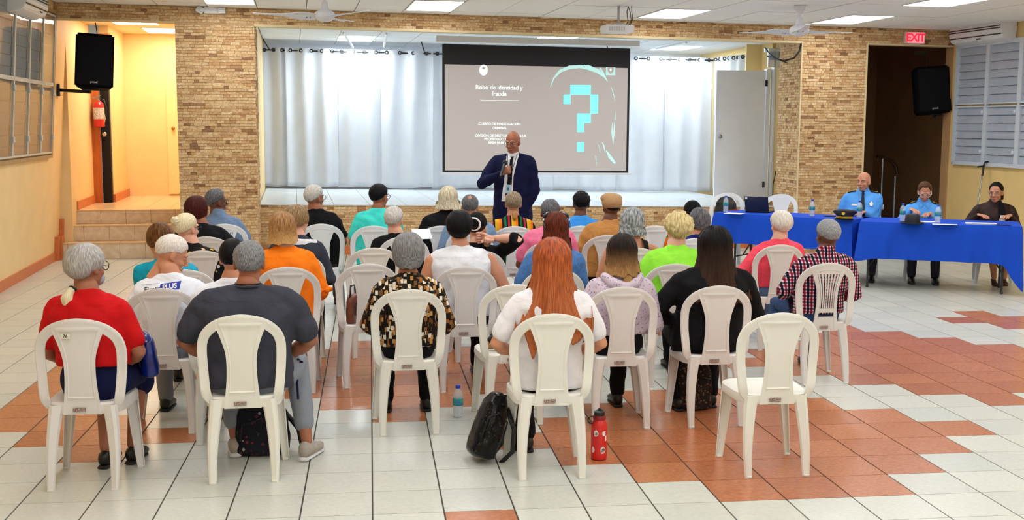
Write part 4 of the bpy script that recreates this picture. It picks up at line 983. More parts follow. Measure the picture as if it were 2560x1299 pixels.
# a head, facing +y, mid-ear at the origin, crown at +.12
def head_mesh(size):
    b = NB(); H = [Matrix.Rotation(0, 3, 'X')]
    ell(b, (0, -.012, .026), (.073, .094, .092), 24); ell(b, (0, .022, -.028), (.058, .066, .080), 20); ell(b, (0, .040, -.082), (.036, .042, .030), 16)
    ell(b, (0, .000, -.062), (.056, .052, .042), 16)
    tube(b, [(0, .080, .022), (0, .094, .0), (0, .110, -.026), (0, .098, -.036)], [.007, .009, .0125, .008], 10)
    for s in (-1, 1):
        ell(b, (s*.011, .098, -.032), (.008, .010, .007), 8); ell(b, (s*.034, .058, -.028), (.024, .024, .020), 12)
        tube(b, [(s*.012, .083, .024), (s*.032, .081, .029), (s*.052, .066, .022)], [.008, .0085, .006], 8)
        ell(b, (s*.030, .070, .004), (.013, .013, .009), 10)
        ell(b, (s*.074, -.006, -.004), (.009, .019, .031), 12, rot=Matrix.Rotation(s*.25, 3, 'Z')); ell(b, (s*.071, .004, -.026), (.008, .010, .010), 8)
    tube(b, [(-.023, .082, -.060), (-.010, .092, -.0565), (0, .0935, -.058), (.010, .092, -.0565), (.023, .082, -.060)], [.003, .0055, .005, .0055, .003], 8)
    tube(b, [(-.020, .082, -.066), (0, .0915, -.0695), (.020, .082, -.066)], [.003, .0065, .003], 8)
    tube(b, [(0, -.012, -.05), (0, -.022, -.12), (0, -.03, -.19)], [(.052, .054), (.050, .052), (.056, .056)], 18)
    return voxel(b, size, 2, .45)
HEAD = {'lo': head_mesh(.0062), 'hi': head_mesh(.0042)}
def hand_mesh(curl, size, spread=1.0, thumb_in=0.0):
    """right hand: wrist at the origin, fingers along +y, palm towards -z, thumb on -x side"""
    b = NB(); limb(b, [(0, -.025, 0), (0, .0, 0), (0, .03, 0), (0, .07, 0), (0, .085, 0)], [(.024, .018), (.027, .017), (.038, .015), (.041, .0135), (.038, .012)], 14, side=(1, 0, 0))
    for k, (x, L_) in enumerate(((-.031, .068), (-.0105, .077), (.0105, .071), (.030, .056))):
        p = Vector((x, .080, 0)); pts = [Vector((x*.8, .05, 0)), p]; a = 0; r = [.0095, .0098]
        for seg, fr in enumerate((.45, .31, .24)):
            a += curl*(1.0, 1.15, .8)[seg]*(1+.06*k); d = Vector((x*2.2*spread*math.cos(a)*.6, math.cos(a), -math.sin(a))); d.normalize(); p = p+d*L_*fr; pts.append(p); r.append((.0088, .0080, .0066)[seg])
        limb(b, pts, r, 10)
    p = Vector((-.026, .018, -.004)); a0 = .75-.3*thumb_in; pts = [Vector((-.012, .0, 0)), p]; r = [.014, .0135]
    for seg, L_ in enumerate((.034, .028, .022)):
        d = Vector((-math.sin(a0)*(1-.35*seg*min(1, curl)), math.cos(a0), -.35-.5*curl*seg*.6)).normalized(); p = p+d*L_; pts.append(p); r.append((.0115, .0098, .008)[seg])
    limb(b, pts, r, 10)
    return voxel(b, size, 2, .4)
HANDS = {'rest': hand_mesh(.38, .0055), 'grip': hand_mesh(1.15, .0042, .4, .6), 'flat': hand_mesh(.22, .0042), 'fist': hand_mesh(1.3, .0055, .3)}
def add_mesh(bm, me, M, mi=0):
    n = len(bm.faces); m2 = me.copy(); m2.transform(M); bm.from_mesh(m2); bpy.data.meshes.remove(m2); bm.faces.ensure_lookup_table()
    for f in bm.faces[n:]: f.material_index = mi; f.smooth = True
def frame(origin, y, z):                    # matrix with +y along y and +z near z
    y = Vector(y).normalized(); x = y.cross(Vector(z)).normalized(); z = x.cross(y)
    return Matrix(((x.x, y.x, z.x, origin[0]), (x.y, y.y, z.y, origin[1]), (x.z, y.z, z.z, origin[2]), (0, 0, 0, 1)))
def ik(a, c, l1, l2, hint):
    a, c = Vector(a), Vector(c); d = c-a; L_ = min(d.length, (l1+l2)*.999); d.normalize(); x = (l1*l1-l2*l2+L_*L_)/(2*L_); h = math.sqrt(max(0, l1*l1-x*x))
    hv = Vector(hint); hv = (hv-d*hv.dot(d)).normalized(); return a+d*x+hv*h, a+d*L_
def fbm(p, s): return noise.noise(p*s)

# ---- hair
def hair(style, Mh, col, parent, name='hair', seed=1, **k):
    """grown as locks from the crown: over the skull and, where long, down past it"""
    r = random.Random(seed); P = dict(th=.012, front=52, side=92, back=122, length=0, fall=98, flare=.0, backoff=.0, rip=.0022, nrip=80, lump=.0, lf=22, naz=110, taper=.75, tip=.0, top=.0, sw=1.0, part=0.0, vshape=0.0, curl=0)
    P.update(k); b = NB(); uvl = b.loops.layers.uv.new('UV'); NA = P['naz']; n1, n2 = 20, (22 if P['length'] else 0)
    c0 = Vector((0, -.012, .026)); rad = Vector((.074*P['sw'], .095, .094)); off = Vector((r.uniform(0, 50), r.uniform(0, 50), 0))
    rows = [[] for _ in range(n1+n2+3)]; vv = []
    for i in range(NA):
        az = 2*PI*i/NA; ca = math.cos(az); sa = math.sin(az); A = abs(math.degrees(math.atan2(sa, ca)))     # 0 front .. 180 back
        if A < 60: pm = P['front']+(P['side']-P['front'])*max(0, (A-30)/30)**1.5 if A > 30 else P['front']
        elif A < 110: pm = P['side']+(min(P['back'], 112)-P['side'])*((A-60)/50)**2*.8
        else: pm = P['side']+(P['back']-P['side'])*min(1, (A-85)/60)**.7
        longh = P['length'] and A > P.get('openface', 55)
        pm += 3*noise.noise(Vector((sa*3, ca*3, seed)))
        if longh: pm = P['fall']
        pm = math.radians(pm); pth = []
        for j in range(n1+1):
            f = pm*j/n1; s_ = math.sin(f); dirv = Vector((sa*s_, ca*s_, math.cos(f)))
            th = P['th']*(.55+.45*math.sin(min(f, PI/2))) + P['top']*max(0, math.cos(f))
            if not longh and j > n1-5: th *= max(.15, 1-(j-(n1-5))/5*.8)
            p = c0 + Vector(((rad.x+th)*dirv.x, (rad.y+th)*dirv.y, (rad.z+th)*dirv.z)); nn = Vector((dirv.x/rad.x, dirv.y/rad.y, dirv.z/rad.z)).normalized(); pth.append((p, nn, j/(n1+n2+.01)))
        if P['length']:
            p0, nn0, _ = pth[-1]; L_ = P['length']*(1-P['vshape']*abs(sa)**1.5)*(1-(1-P.get('frontlen', .75))*max(0, min(1, (105-A)/30))) * (1+P.get('ragged', .10)*noise.noise(Vector((i*110/P['naz']*.16, seed, 0)))+P.get('ragged', .10)*.22*noise.noise(Vector((i*110/P['naz']*.5, seed, 3))))
            for j in range(1, n2+1):
                if longh:
                    t = j/n2; o = Vector((sa, ca, 0)); sp_ = P['flare']*t*t*math.sin(min(PI, t*PI*.7))**.5 if P['flare'] > 0 else P['flare']*t*t
                    q = p0 + Vector((o.x*sp_, o.y*sp_*.35, -L_*t)); q.y += P['backoff']*t**1.25 - (.0 if ca < 0 else P.get('frontin', .3)*q.y*t*.5)
                    q.x *= 1-(1-P['taper'])*t*t
                    if P['curl']: q.x += P['curl']*math.sin(t*9+i*.5)*t; q.y += P['curl']*math.cos(t*9+i*.7)*t
                    pth.append((q, Vector((o.x, o.y, .05)).normalized(), (n1+j)/(n1+n2)))
                else: pth.append((pth[-1][0]-nn0*.0005, nn0, pth[-1][2]))
        # inner return
        q, nn, t = pth[-1]
        for m_, d in enumerate((.004, .010, .014)):
            pth.append((q - nn*d + Vector((0, 0, .001+(.05*m_ if longh else .002*m_))), nn, t))
        for j, (p, nn, t) in enumerate(pth):
            wv = 0
            if j < n1+n2+1:
                amt = min(1, j/5)
                rp = noise.noise(Vector((i/NA*P['nrip']*1.35, t*1.3, seed*3.1)))+.6*noise.noise(Vector((i/NA*P['nrip']*2.3, t*2, seed*7.7)))
                wv = P['rip']*.75*rp*amt
                if P['lump']:
                    vd = noise.voronoi(p*P['lf']+off)[0]; wv += P['lump']*(1-1.9*vd[0])*min(1, j/3+.4)
            p = p+nn*wv
            if j >= len(rows): break
            rows[j].append(Mh @ p)
            if i == 0: vv.append(t)
    V_ = [[b.verts.new(q) for q in row] for row in rows if row]
    for j in range(len(V_)-1):
        for i in range(NA):
            i2 = (i+1) % NA; f = b.faces.new((V_[j][i], V_[j+1][i], V_[j+1][i2], V_[j][i2]))
            for lp, (uu, w_) in zip(f.loops, ((i, j), (i, j+1), (i+1, j+1), (i+1, j))): lp[uvl].uv = (uu/NA, w_/(n1+n2+3))
    bmesh.ops.remove_doubles(b, verts=V_[0], dist=.004)
    bmesh.ops.recalc_face_normals(b, faces=b.faces)
    return obj(name, b, col, parent, smooth=0)
def lock(Mh, pts, rad, col, parent, name, seed=0, rip=.003, seg=26):
    """a tied tail or a bun as one fluted tube"""
    b = NB(); uvl = b.loops.layers.uv.new('UV'); P = [Vector(p) for p in pts]; fine = []; rr = []
    for i in range(len(P)-1):
        for j in range(6):
            t = j/6; fine.append(P[i].lerp(P[i+1], t)); a, c = rad[i], rad[i+1]; a = a if isinstance(a, tuple) else (a, a); c = c if isinstance(c, tuple) else (c, c); rr.append((a[0]+(c[0]-a[0])*t, a[1]+(c[1]-a[1])*t))
    fine.append(P[-1]); l = rad[-1]; rr.append(l if isinstance(l, tuple) else (l, l))
    rs_ = tube(b, [Mh @ p for p in fine], rr, seg, side=Mh.to_3x3() @ Vector((1, 0, 0)))
    for i, ring_ in enumerate(rs_):
        c = sum((v.co for v in ring_), Vector())/len(ring_)
        for k_, v in enumerate(ring_): d = (v.co-c); v.co = c+d*(1+(rip/ max(.004, d.length))*noise.noise(Vector((k_*.9, i*.12, seed))))
    for f in b.faces:
        for lp in f.loops: d = lp.vert.co; lp[uvl].uv = (d.x*6, d.z*3)
    return obj(name, b, col, parent, smooth=0)
def glasses(Mh, m, parent, up=0, lens=True, r=.023):
    b = NB()
    for s in (-1, 1):
        n = len(b.verts); ring(b, (s*.033, .100, .004+up), r, .0022, 'Y', 18, 5)
        tube(b, [(s*(.033+r), .099, .010+up), (s*.074, .085, .012+up), (s*.079, .0, .012+up), (s*.078, -.02, .0+up)], .002, 5)
    tube(b, [(-.010, .101, .006+up), (0, .104, .009+up), (.010, .101, .006+up)], .0018, 5)
    b.transform(Mh); return obj('glasses', b, m, parent, smooth=0)
gl_black = mat('black frame', S(20, 18, 20), .3); gl_clear = mat('clear frame', S(225, 220, 225), .2); gl_metal = mat('thin metal frame', S(170, 150, 140), .25, metal=.7)
eye_w = mat('eye white', S(230, 222, 215), .25); iris_m = mat('dark iris', S(40, 24, 16), .2); brow_m = mat('dark brows', S(38, 26, 22), .7)
def face(Mh, parent, mouth=0.0, closed=False):
    for s in (-1, 1):
        if closed:
            b = NB(); tube(b, [(s*.019, .0835, .001), (s*.030, .0868, -.001), (s*.042, .079, .001)], [.0008, .0016, .0008], 6); b.transform(Mh); obj('eyelash', b, iris_m, parent, smooth=0); continue
        b = NB(); ell(b, (s*.030, .0755, .0035), (.0118, .0098, .0054), 12); b.transform(Mh); e = obj('eye', b, eye_w, parent, smooth=0)
        b = NB(); tube(b, [(s*.0175, .0835, .0045), (s*.026, .0862, .0088), (s*.036, .0840, .0086), (s*.0425, .0785, .0050)], [.0008, .0016, .0016, .0008], 6); b.transform(Mh); obj('eyelash', b, iris_m, e, smooth=0)
        b = NB(); ell(b, (s*.030, .0826, .0040), (.0046, .0034, .0044), 10); b.transform(Mh); obj('iris', b, iris_m, e, smooth=0)
        b = NB(); tube(b, [(s*.014, .0925, .024), (s*.030, .0905, .030), (s*.048, .0775, .025)], [.002, .003, .0015], 6); b.transform(Mh); obj('eyebrow', b, brow_m, parent, smooth=0)
    b = NB(); tube(b, [(-.021, .0855, -.0605), (-.008, .0965, -.0575), (0, .0972, -.059), (.008, .0965, -.0575), (.021, .0855, -.0605)], [.0015, .0035, .003, .0035, .0015], 6)
    tube(b, [(-.018, .086, -.066), (0, .0962, -.0690-mouth), (.018, .086, -.066)], [.0015, .0042, .0015], 6); b.transform(Mh); obj('lips', b, lip_m, parent, smooth=0)

def wrinkle(me, amp, seed):
    n = len(me.vertices); co = np.empty(n*3); me.vertices.foreach_get('co', co); co = co.reshape(-1, 3); nm = np.empty(n*3); me.vertex_normals.foreach_get('vector', nm); nm = nm.reshape(-1, 3)
    x, y, z = co.T; s = seed*1.7
    d = (np.sin(x*31+3*np.sin(z*17+s)+s)*.5+np.sin(z*43+2.5*np.sin(x*21+s*2)+y*11)*.6+np.sin((x*.7+z)*67+4*np.sin(y*19+s))*.3)
    d *= .4+.6*np.abs(np.sin(z*5+x*4+s)); co += nm*(d*amp)[:, None]; me.vertices.foreach_set('co', co.ravel())

def person(label, x, y, headpx=None, yaw=0, ztop=None, hyaw=0, hpitch=0, hroll=0, skin_='tan', w=1.0, d=1.0, belly=0, lean=0, shirt=None, sleeve='short', legs=None, legkind='trousers', shoe=None,
           hands=((-.10, .43, .57), (.10, .43, .57)), hand='rest', stand=False, seed=1, hi=False, headfwd=0.02, shoulders=None, collar=False, group='people in the hall', hem=None, elbow=None, feet=None, pose=None, shin_skin=False, hx=None, handdir=None, armlen=1.0, palm=((0, 0, 1), (0, 0, 1))):
    t = thing('person', label, 'person', (x, y, 0), yaw, group); cy, sy = math.cos(yaw), math.sin(yaw)
    base = .0 if stand else .222+(d-1)*.12
    if headpx:
        Yw = y + cy*(base+headfwd+lean*.5); p = wy(headpx[0], headpx[1], Yw); ztop = p.z; hx = ((p.x-x)*cy + (Yw-y)*sy) if hx is None else hx
    hx = hx or 0; s = 1.0
    hc = Vector((hx, base+headfwd+lean*.55, ztop-.118))
    Mh = Matrix.Translation(hc) @ Matrix.Rotation(hyaw, 4, 'Z') @ Matrix.Rotation(hpitch, 4, 'X') @ Matrix.Rotation(hroll, 4, 'Y')
    nb = Vector((hx*.75, base-.012+lean*.42, ztop-.236)); shz = nb.z-.060
    hipz = .53 if not stand else .95
    pel = Vector((0, base+.01 if not stand else 0, hipz)); sk = SK[skin_]
    sw = .160*w
    shl = [Vector((nb.x-sw, nb.y+.005, shz-.012)), Vector((nb.x+sw, nb.y+.005, shz-.012))]
    if shoulders: shl = [shl[0]+Vector(shoulders[0]), shl[1]+Vector(shoulders[1])]
    # arms
    AR = []
    for i, s_ in ((0, -1), (1, 1)):
        hint = Vector((s_*.7, -.5, -.6)) if elbow is None or elbow[i] is None else Vector(elbow[i])
        e, h_ = ik(shl[i], hands[i], .27*armlen, .245*armlen, hint); AR.append((shl[i], e, h_))
    # legs
    LG = []
    for i, s_ in ((0, -1), (1, 1)):
        if stand: hp = Vector((s_*.09, 0, .93)); kn = Vector((s_*.11, .02, .50)); an = Vector((s_*.12, -.01, .09))
        else:
            hp = Vector((s_*.095*w, pel.y+.02, .515)); kn = Vector((s_*.13*w, .61, .50)); an = Vector((s_*.13, .60, .09))
            if feet: an = Vector(feet[i]); kn = Vector((kn.x*.5+an.x*.5, kn.y, kn.z)) if abs(an.y-.6) < .3 else kn
        LG.append((hp, kn, an))
    # body, grown together
    b = NB(); W_ = w
    sp1 = pel.lerp(nb, .35)+Vector((0, -.02, 0)); sp2 = pel.lerp(nb, .7)+Vector((0, -.015, 0))
    limb(b, [pel-Vector((0, 0, .03)), sp1, sp2, nb-Vector((0, 0, .05))], [(.145*W_, .095*d), (.135*W_, .09*d), (.15*W_, .095*d), (.10*W_, .07)], 18, side=(1, 0, 0))
    tube(b, [nb-Vector((0, 0, .06)), nb+Vector((0, .004, .0)), nb+Vector((0, .004, .03)), hc+Mh.to_3x3() @ Vector((0, -.018, -.075))], [(.085, .06), (.070, .060), (.058, .058), (.054, .056)], 14, side=(1, 0, 0))
    for (a, e, h_) in AR:
        limb(b, [a+(e-a)*.08, a.lerp(e, .45), e, e.lerp(h_, .3), e.lerp(h_, .75), h_], [.044*W_, .045*W_, .037*(.5+.5*W_), .040*(.5+.5*W_), .028, .0225], 12)
    for (a, e, h_) in AR:
        sx = 1 if a.x > nb.x else -1; limb(b, [Vector((nb.x+sx*.04, nb.y, shz+.004)), a+Vector((0, 0, -.012))], [.036*W_, .036*W_], 12)
    for (hp, kn, an) in LG: limb(b, [hp, hp.lerp(kn, .5), kn, kn.lerp(an, .3), an], [.078*W_, .070*W_, .052, .050, .033], 12)
    body = voxel(b, .0125, 4, .5); bb = NB(); bb.from_mesh(body); bpy.data.meshes.remove(body)
    for f in bb.faces: f.smooth = True
    add_mesh(bb, HEAD['hi' if hi else 'lo'], Mh)
    for i, (a, e, h_) in enumerate(AR):
        hk = hand[i] if isinstance(hand, tuple) else hand
        if hk is None: continue
        M_ = frame(h_, handdir[i] if handdir else h_-e, palm[i]); add_mesh(bb, HANDS[hk], M_ @ Matrix.Diagonal((-1 if i == 0 else 1, 1, 1, 1)))
    bmesh.ops.recalc_face_normals(bb, faces=bb.faces)
    bo = obj('body', bb, sk, t)
    # shirt
    info = dict(root=t, Mh=Mh, hc=hc, nb=nb, AR=AR, LG=LG, pel=pel, shz=shz)
    if shirt:
        b = NB(); hz = hem if hem is not None else (.455 if not stand else .86); q = .012
        torso = [(Vector((0, pel.y-.005, hz)), (.172*W_+q, .125*d+belly*.5+q)), (Vector((0, pel.y+belly*.3, hz+.07)), (.176*W_+q, .128*d+belly+q)), (pel.lerp(nb, .35)+Vector((0, -.005+belly*.3, 0)), (.162*W_+q, .116*d+belly*.8+q)),
                 (pel.lerp(nb, .62)+Vector((0, -.006, 0)), (.170*W_+q, .112*d+belly*.3+q)), (Vector((nb.x, nb.y-.005, shz-.05)), (.174*W_+q, .098*d+q)), (Vector((nb.x, nb.y, shz+.006)), (.146*W_+q, .074*d+q)), (Vector((nb.x, nb.y, shz+.034)), (.108*W_+q, .056+q)), (Vector((nb.x, nb.y+.002, shz+.062)), (.066+q, .050+q)), (Vector((nb.x, nb.y+.004, shz+.074)), (.056+q, .048+q))]
        tube(b, [p for p, _ in torso], [r_ for _, r_ in torso], 28, side=(1, 0, 0), power=2.25)
        for (a, e, h_) in AR:
            sx = 1 if a.x > nb.x else -1
            if sleeve != 'none': limb(b, [Vector((nb.x+sx*.05, nb.y, shz+.012)), Vector((nb.x+sx*.05, nb.y, shz+.012)).lerp(a, .55)+Vector((0, 0, .004)), a+Vector((0, 0, -.004))], [.046*W_, .047*W_, .047*W_], 12)
            else: limb(b, [Vector((nb.x+sx*.05, nb.y, shz+.012)), Vector((nb.x+sx*.05, nb.y, shz+.012)).lerp(a, .7)], [.046*W_, .046*W_], 12)
            if sleeve == 'none': ell(b, a+Vector((0, 0, -.012)), (.036*W_, .048, .046), 12); continue
            if sleeve == 'short': end = a.lerp(e, .72); limb(b, [a.lerp(e, .10), a.lerp(e, .35), end], [.052*W_, .056*W_, .058*W_], 14)
            elif sleeve == 'elbow': limb(b, [a.lerp(e, .10), a.lerp(e, .5), e, e.lerp(h_, .12)], [.052*W_, .055*W_, .053*W_, .052], 14)
            elif sleeve == 'roll': limb(b, [a.lerp(e, .1), a.lerp(e, .5), e, e.lerp(h_, .45)], [.052*W_, .054*W_, .050, .048], 14)
            else: limb(b, [a.lerp(e, .10), a.lerp(e, .5), e, e.lerp(h_, .28), e.lerp(h_, .6), h_.lerp(e, .08)], [.052*W_, .054*W_, .054*(.6+.4*W_), .055*(.6+.4*W_), .046, .037], 14); ell(b, e, (.058*(.5+.5*W_),)*3, 12)
        if collar: tube(b, [nb+Vector((0, 0, -.01)), nb+Vector((0, .006, .025)), nb+Vector((0, .012, .048))], [(.082, .072), (.068, .066), (.066, .064)], 18, side=(1, 0, 0))
        me = voxel(b, .0115, 7, .5); wrinkle(me, .0042, seed); so = obj('shirt', me, shirt, t, smooth=0); info['shirt'] = so
        info['bvh'] = bvh_of(me)
    if legs:
        b = NB(); q = .012
        limb(b, [pel+Vector((0, 0, -.04)), pel+Vector((0, 0, .05))], [(.160*W_+q, .118*d+q), (.150*W_+q, .11*d+q)], 20, side=(1, 0, 0))
        for (hp, kn, an) in LG:
            if legkind == 'skirt': limb(b, [hp, hp.lerp(kn, .6), kn+Vector((0, .01, 0)), kn.lerp(an, .2)+Vector((0, .02, 0))], [.088*W_, .086*W_, .080, .085], 14)
            elif legkind == 'longskirt': limb(b, [hp, kn, kn.lerp(an, .5), kn.lerp(an, .8)], [.088*W_, .085, .10, .115], 14)
            elif legkind == 'capri': limb(b, [hp, hp.lerp(kn, .5), kn, kn.lerp(an, .35), kn.lerp(an, .78)], [.090*W_, .084*W_, .072, .066, .056], 14)
            else: limb(b, [hp, hp.lerp(kn, .5), kn, kn.lerp(an, .4), an+Vector((0, 0, .0))], [.086*W_, .080*W_, .064, .060, .050], 14)
        if legkind in ('skirt', 'longskirt'): box(b, (0, .43, .50), (.22*W_, .36, .10))
        if stand: limb(b, [(0, 0, .80), (0, 0, 1.0)], [(.15, .11), (.16, .11)], 16, side=(1, 0, 0))
        me = voxel(b, .013, 4, .5); wrinkle(me, .0025, seed+9); obj('skirt' if 'skirt' in legkind else 'trousers', me, legs, t, smooth=0)
    if shoe:
        for (hp, kn, an) in LG:
            fy = Vector((an.x*.25 if not stand else an.x*.4, 1, 0)).normalized(); A = Vector((an.x, an.y, 0))
            b = NB(); tube(b, [A-fy*.055+Vector((0, 0, .045)), A-fy*.03+Vector((0, 0, .05)), A+fy*.04+Vector((0, 0, .045)), A+fy*.11+Vector((0, 0, .030)), A+fy*.165+Vector((0, 0, .024)), A+fy*.19+Vector((0, 0, .020))], [(.022, .030), (.034, .045), (.040, .040), (.044, .028), (.036, .022), (.015, .012)], 14, side=fy.cross(Vector((0, 0, 1))))
            for v in b.verts: v.co.z = max(v.co.z, .004)
            sh = obj('shoe', b, shoe, t, smooth=0)
            b = NB(); tube(b, [A-fy*.06+Vector((0, 0, .009)), A+fy*.04+Vector((0, 0, .009)), A+fy*.12+Vector((0, 0, .009)), A+fy*.19+Vector((0, 0, .009))], [(.030, .008), (.040, .008), (.045, .008), (.02, .008)], 12, side=fy.cross(Vector((0, 0, 1)))); obj('sole', b, mat('dark sole', S(30, 26, 26), .7), sh, smooth=0)
    return info
def back_text(info, parts, y0=.0):
    """flat print laid on the back of the shirt"""
    for nm, bm, m in parts: conform(bm, info['bvh'], -1, .0028, .012); obj(nm, bm, m, info['root'])
def text_bm(txt, size, x, z, flip=False, **k):
    me = text_mesh(txt, size, **k); me.transform(Matrix(((1, 0, 0, x), (0, 0, 0, 0), (0, 1, 0, z), (0, 0, 0, 1)))); b = NB(); b.from_mesh(me); bmesh.ops.triangulate(b, faces=b.faces[:]); return b
def pb2(pts):
    b = NB(); b.faces.new([b.verts.new((x, 0, z)) for x, z in pts]); return b
# hair colours
h_grey = hair_mat('grey hair', S(132, 128, 124), S(186, 182, 178)); h_lgrey = hair_mat('light grey hair', S(165, 160, 156), S(222, 218, 212)); h_white = hair_mat('white hair', S(196, 186, 176), S(238, 232, 224))
h_salt = hair_mat('salt and pepper hair', S(74, 74, 78), S(150, 150, 152), 110); h_dgrey = hair_mat('dark grey hair', S(48, 48, 54), S(116, 116, 122)); h_black = hair_mat('black hair', S(8, 7, 9), S(24, 22, 26)); h_dark = hair_mat('dark brown hair', S(24, 14, 11), S(56, 34, 26))
h_red = hair_mat('copper hair', S(112, 42, 14), S(196, 96, 42), 80, S(178, 100, 52)); h_auburn = hair_mat('auburn hair', S(54, 20, 12), S(112, 48, 26)); h_dred = hair_mat('dark red hair', S(38, 12, 12), S(86, 34, 26))
h_brown = hair_mat('brown hair', S(58, 34, 18), S(124, 82, 44)); h_bbrown = hair_mat('streaked light brown hair', S(104, 66, 36), S(186, 136, 78), 70, S(206, 160, 98)); h_blonde = hair_mat('ash blonde hair', S(160, 146, 112), S(236, 228, 204)); h_curlb = hair_mat('curly blonde hair', S(176, 152, 96), S(238, 220, 166), 60)
h_pblonde = hair_mat('pale blonde hair', S(206, 188, 140), S(242, 232, 200)); h_ombre = hair_mat('dark hair with light tips', S(16, 11, 12), S(46, 32, 26), 70, S(176, 132, 82)); h_blackb = hair_mat('black hair with bronze streaks', S(7, 6, 8), S(24, 19, 20), 70, S(72, 46, 30))
h_mix = hair_mat('ash brown hair', S(88, 72, 56), S(172, 154, 124), 80)
jean = cloth('blue denim', S(54, 76, 120)); blackc = cloth('black cloth', S(14, 14, 17)); navy = cloth('navy cloth', S(16, 22, 62)); greyc = mat('grey marl', S(132, 138, 148), .9, var=.08, scale=150, bump=.1)
bshoe = mat('black shoe', S(14, 12, 12), .4)
def P_(c): o = CHAIRS[c]; return o.location.x, o.location.y
def on(c, label, hp, **k): x, y = P_(c); return person(label, x, y, headpx=hp, **k)

# ---- nearest row
i = on('A1', 'woman in a red short-sleeved top with a low grey ponytail and glasses', (213, 612), yaw=-.10, hyaw=-.45, skin_='brown', w=1.02, d=1.05, shirt=cloth('red knit', S(196, 16, 20)), hem=.60, legs=navy, legkind='skirt', shoe=bshoe, feet=((-.02, .42, .1), (.1, .5, .1)), seed=2)
Mh, t = i['Mh'], i['root']; hair('s', Mh, h_grey, t, seed=3, th=.018, front=58, side=112, back=142, sw=1.06, rip=.0028, nrip=40)
lock(Mh, [(-.010, -.070, -.100), (-.016, -.100, -.112), (-.022, -.115, -.145), (-.02, -.115, -.185), (-.01, -.105, -.215)], [.016, .022, .030, .024, .008], h_pblonde, t, 'ponytail', 2)
b = NB(); ring(b, (0, 0, 0), .020, .006, 'Y', 14, 6); b.transform(Mh @ Matrix.Translation((-.012, -.084, -.104)) @ Matrix.Rotation(.5, 4, 'X')); obj('hair_tie', b, black_m, t, smooth=0)
b = NB(); ell(b, (0, .074, -.058), (.046, .030, .042), 16); b.transform(Mh); obj('face_mask', b, mat('pale mask', S(176, 186, 206), .8), t, smooth=0); glasses(Mh, gl_black, t)

i = on('A2', 'big man with short grey hair in a dark charcoal T-shirt seen from behind', (622, 603), yaw=.0, hyaw=.02, skin_='brown', w=1.34, d=1.22, belly=.03, shirt=cloth('charcoal jersey', S(60, 62, 74)), hem=.44, legs=greyc, legkind='capri', seed=5, hands=((-.16, .42, .56), (.16, .44, .56)), elbow=((-1, -.2, -.5), (1, -.2, -.5)), feet=((-.10, .52, .1), (.30, .40, .1)))
t = i['root']; hair('s', i['Mh'], h_salt, t, seed=4, th=.008, front=48, side=88, back=126, lump=.004, lf=70, rip=.001, sw=1.04)
b = NB(); ring(b, i['nb']+Vector((0, .004, .02)), .066, .0028, 'Z', 24, 6); obj('necklace', b, black_m, t, smooth=0)
b = NB(); ring(b, i['nb']+Vector((0, .002, .008)), .071, .007, 'Z', 24, 6); obj('neckband', b, MATS['charcoal jersey'], t, smooth=0)
sneak = mat('beige sneaker', S(170, 160, 150), .7, var=.1); lav = mat('lavender lace', S(140, 150, 220), .6); wsole = mat('pale sole', S(220, 220, 222), .6)
for (hp, kn, an) in i['LG']:
    fy = Vector((.35 if an.x > 0 else -.1, 1, 0)).normalized(); A = Vector((an.x, an.y, 0)); sd = fy.cross(Vector((0, 0, 1)))
    b = NB(); tube(b, [A-fy*.06+Vector((0, 0, .05)), A-fy*.03+Vector((0, 0, .06)), A+fy*.05+Vector((0, 0, .052)), A+fy*.13+Vector((0, 0, .036)), A+fy*.20+Vector((0, 0, .03))], [(.026, .035), (.038, .048), (.044, .04), (.046, .028), (.02, .016)], 14, side=sd); s_ = obj('sneaker', b, sneak, t, smooth=0)
    b = NB(); tube(b, [A-fy*.065+Vector((0, 0, .013)), A+fy*.05+Vector((0, 0, .013)), A+fy*.14+Vector((0, 0, .013)), A+fy*.205+Vector((0, 0, .02))], [(.032, .012), (.042, .012), (.048, .012), (.02, .01)], 12, side=sd); obj('sole', b, wsole, s_, smooth=0)
    b = NB()
    for q in range(4): c = A+fy*(.03+.026*q)+Vector((0, 0, .094-.010*q)); tube(b, [c-sd*.034-Vector((0, 0, .014)), c, c+sd*.034-Vector((0, 0, .014))], .005, 6)
    obj('lace', b, lav, s_, smooth=0)
b = NB(); p0 = Vector((.235, .38, .55)); tube(b, [p0, p0+Vector((.03, -.02, .02)), p0+Vector((.05, .0, 0)), p0], .006, 6); tube(b, [p0, p0+Vector((.02, -.03, -.08)), p0+Vector((.025, -.03, -.2))], .006, 6); obj('drawstring', b, navy, t, smooth=0)

maze = spots_mat('maze print', S(28, 20, 14), [S(200, 150, 86), S(228, 214, 190), S(150, 98, 46), S(236, 228, 214), S(120, 84, 44)], 44, .40, 'CHEBYCHEV', stretch=(1, .6, .7))
i = on('A3', 'woman with a rounded silver-grey bob in a black and gold maze-patterned blouse', (1020, 588), hyaw=.04, skin_='brown', w=.98, shirt=maze, sleeve='elbow', hem=.50, legs=blackc, shoe=bshoe, seed=6)
hair('b', i['Mh'], h_salt, i['root'], seed=7, th=.024, front=60, side=104, back=124, sw=1.04, rip=.004, nrip=34, top=.006, length=.075, fall=100, taper=.72, openface=66)

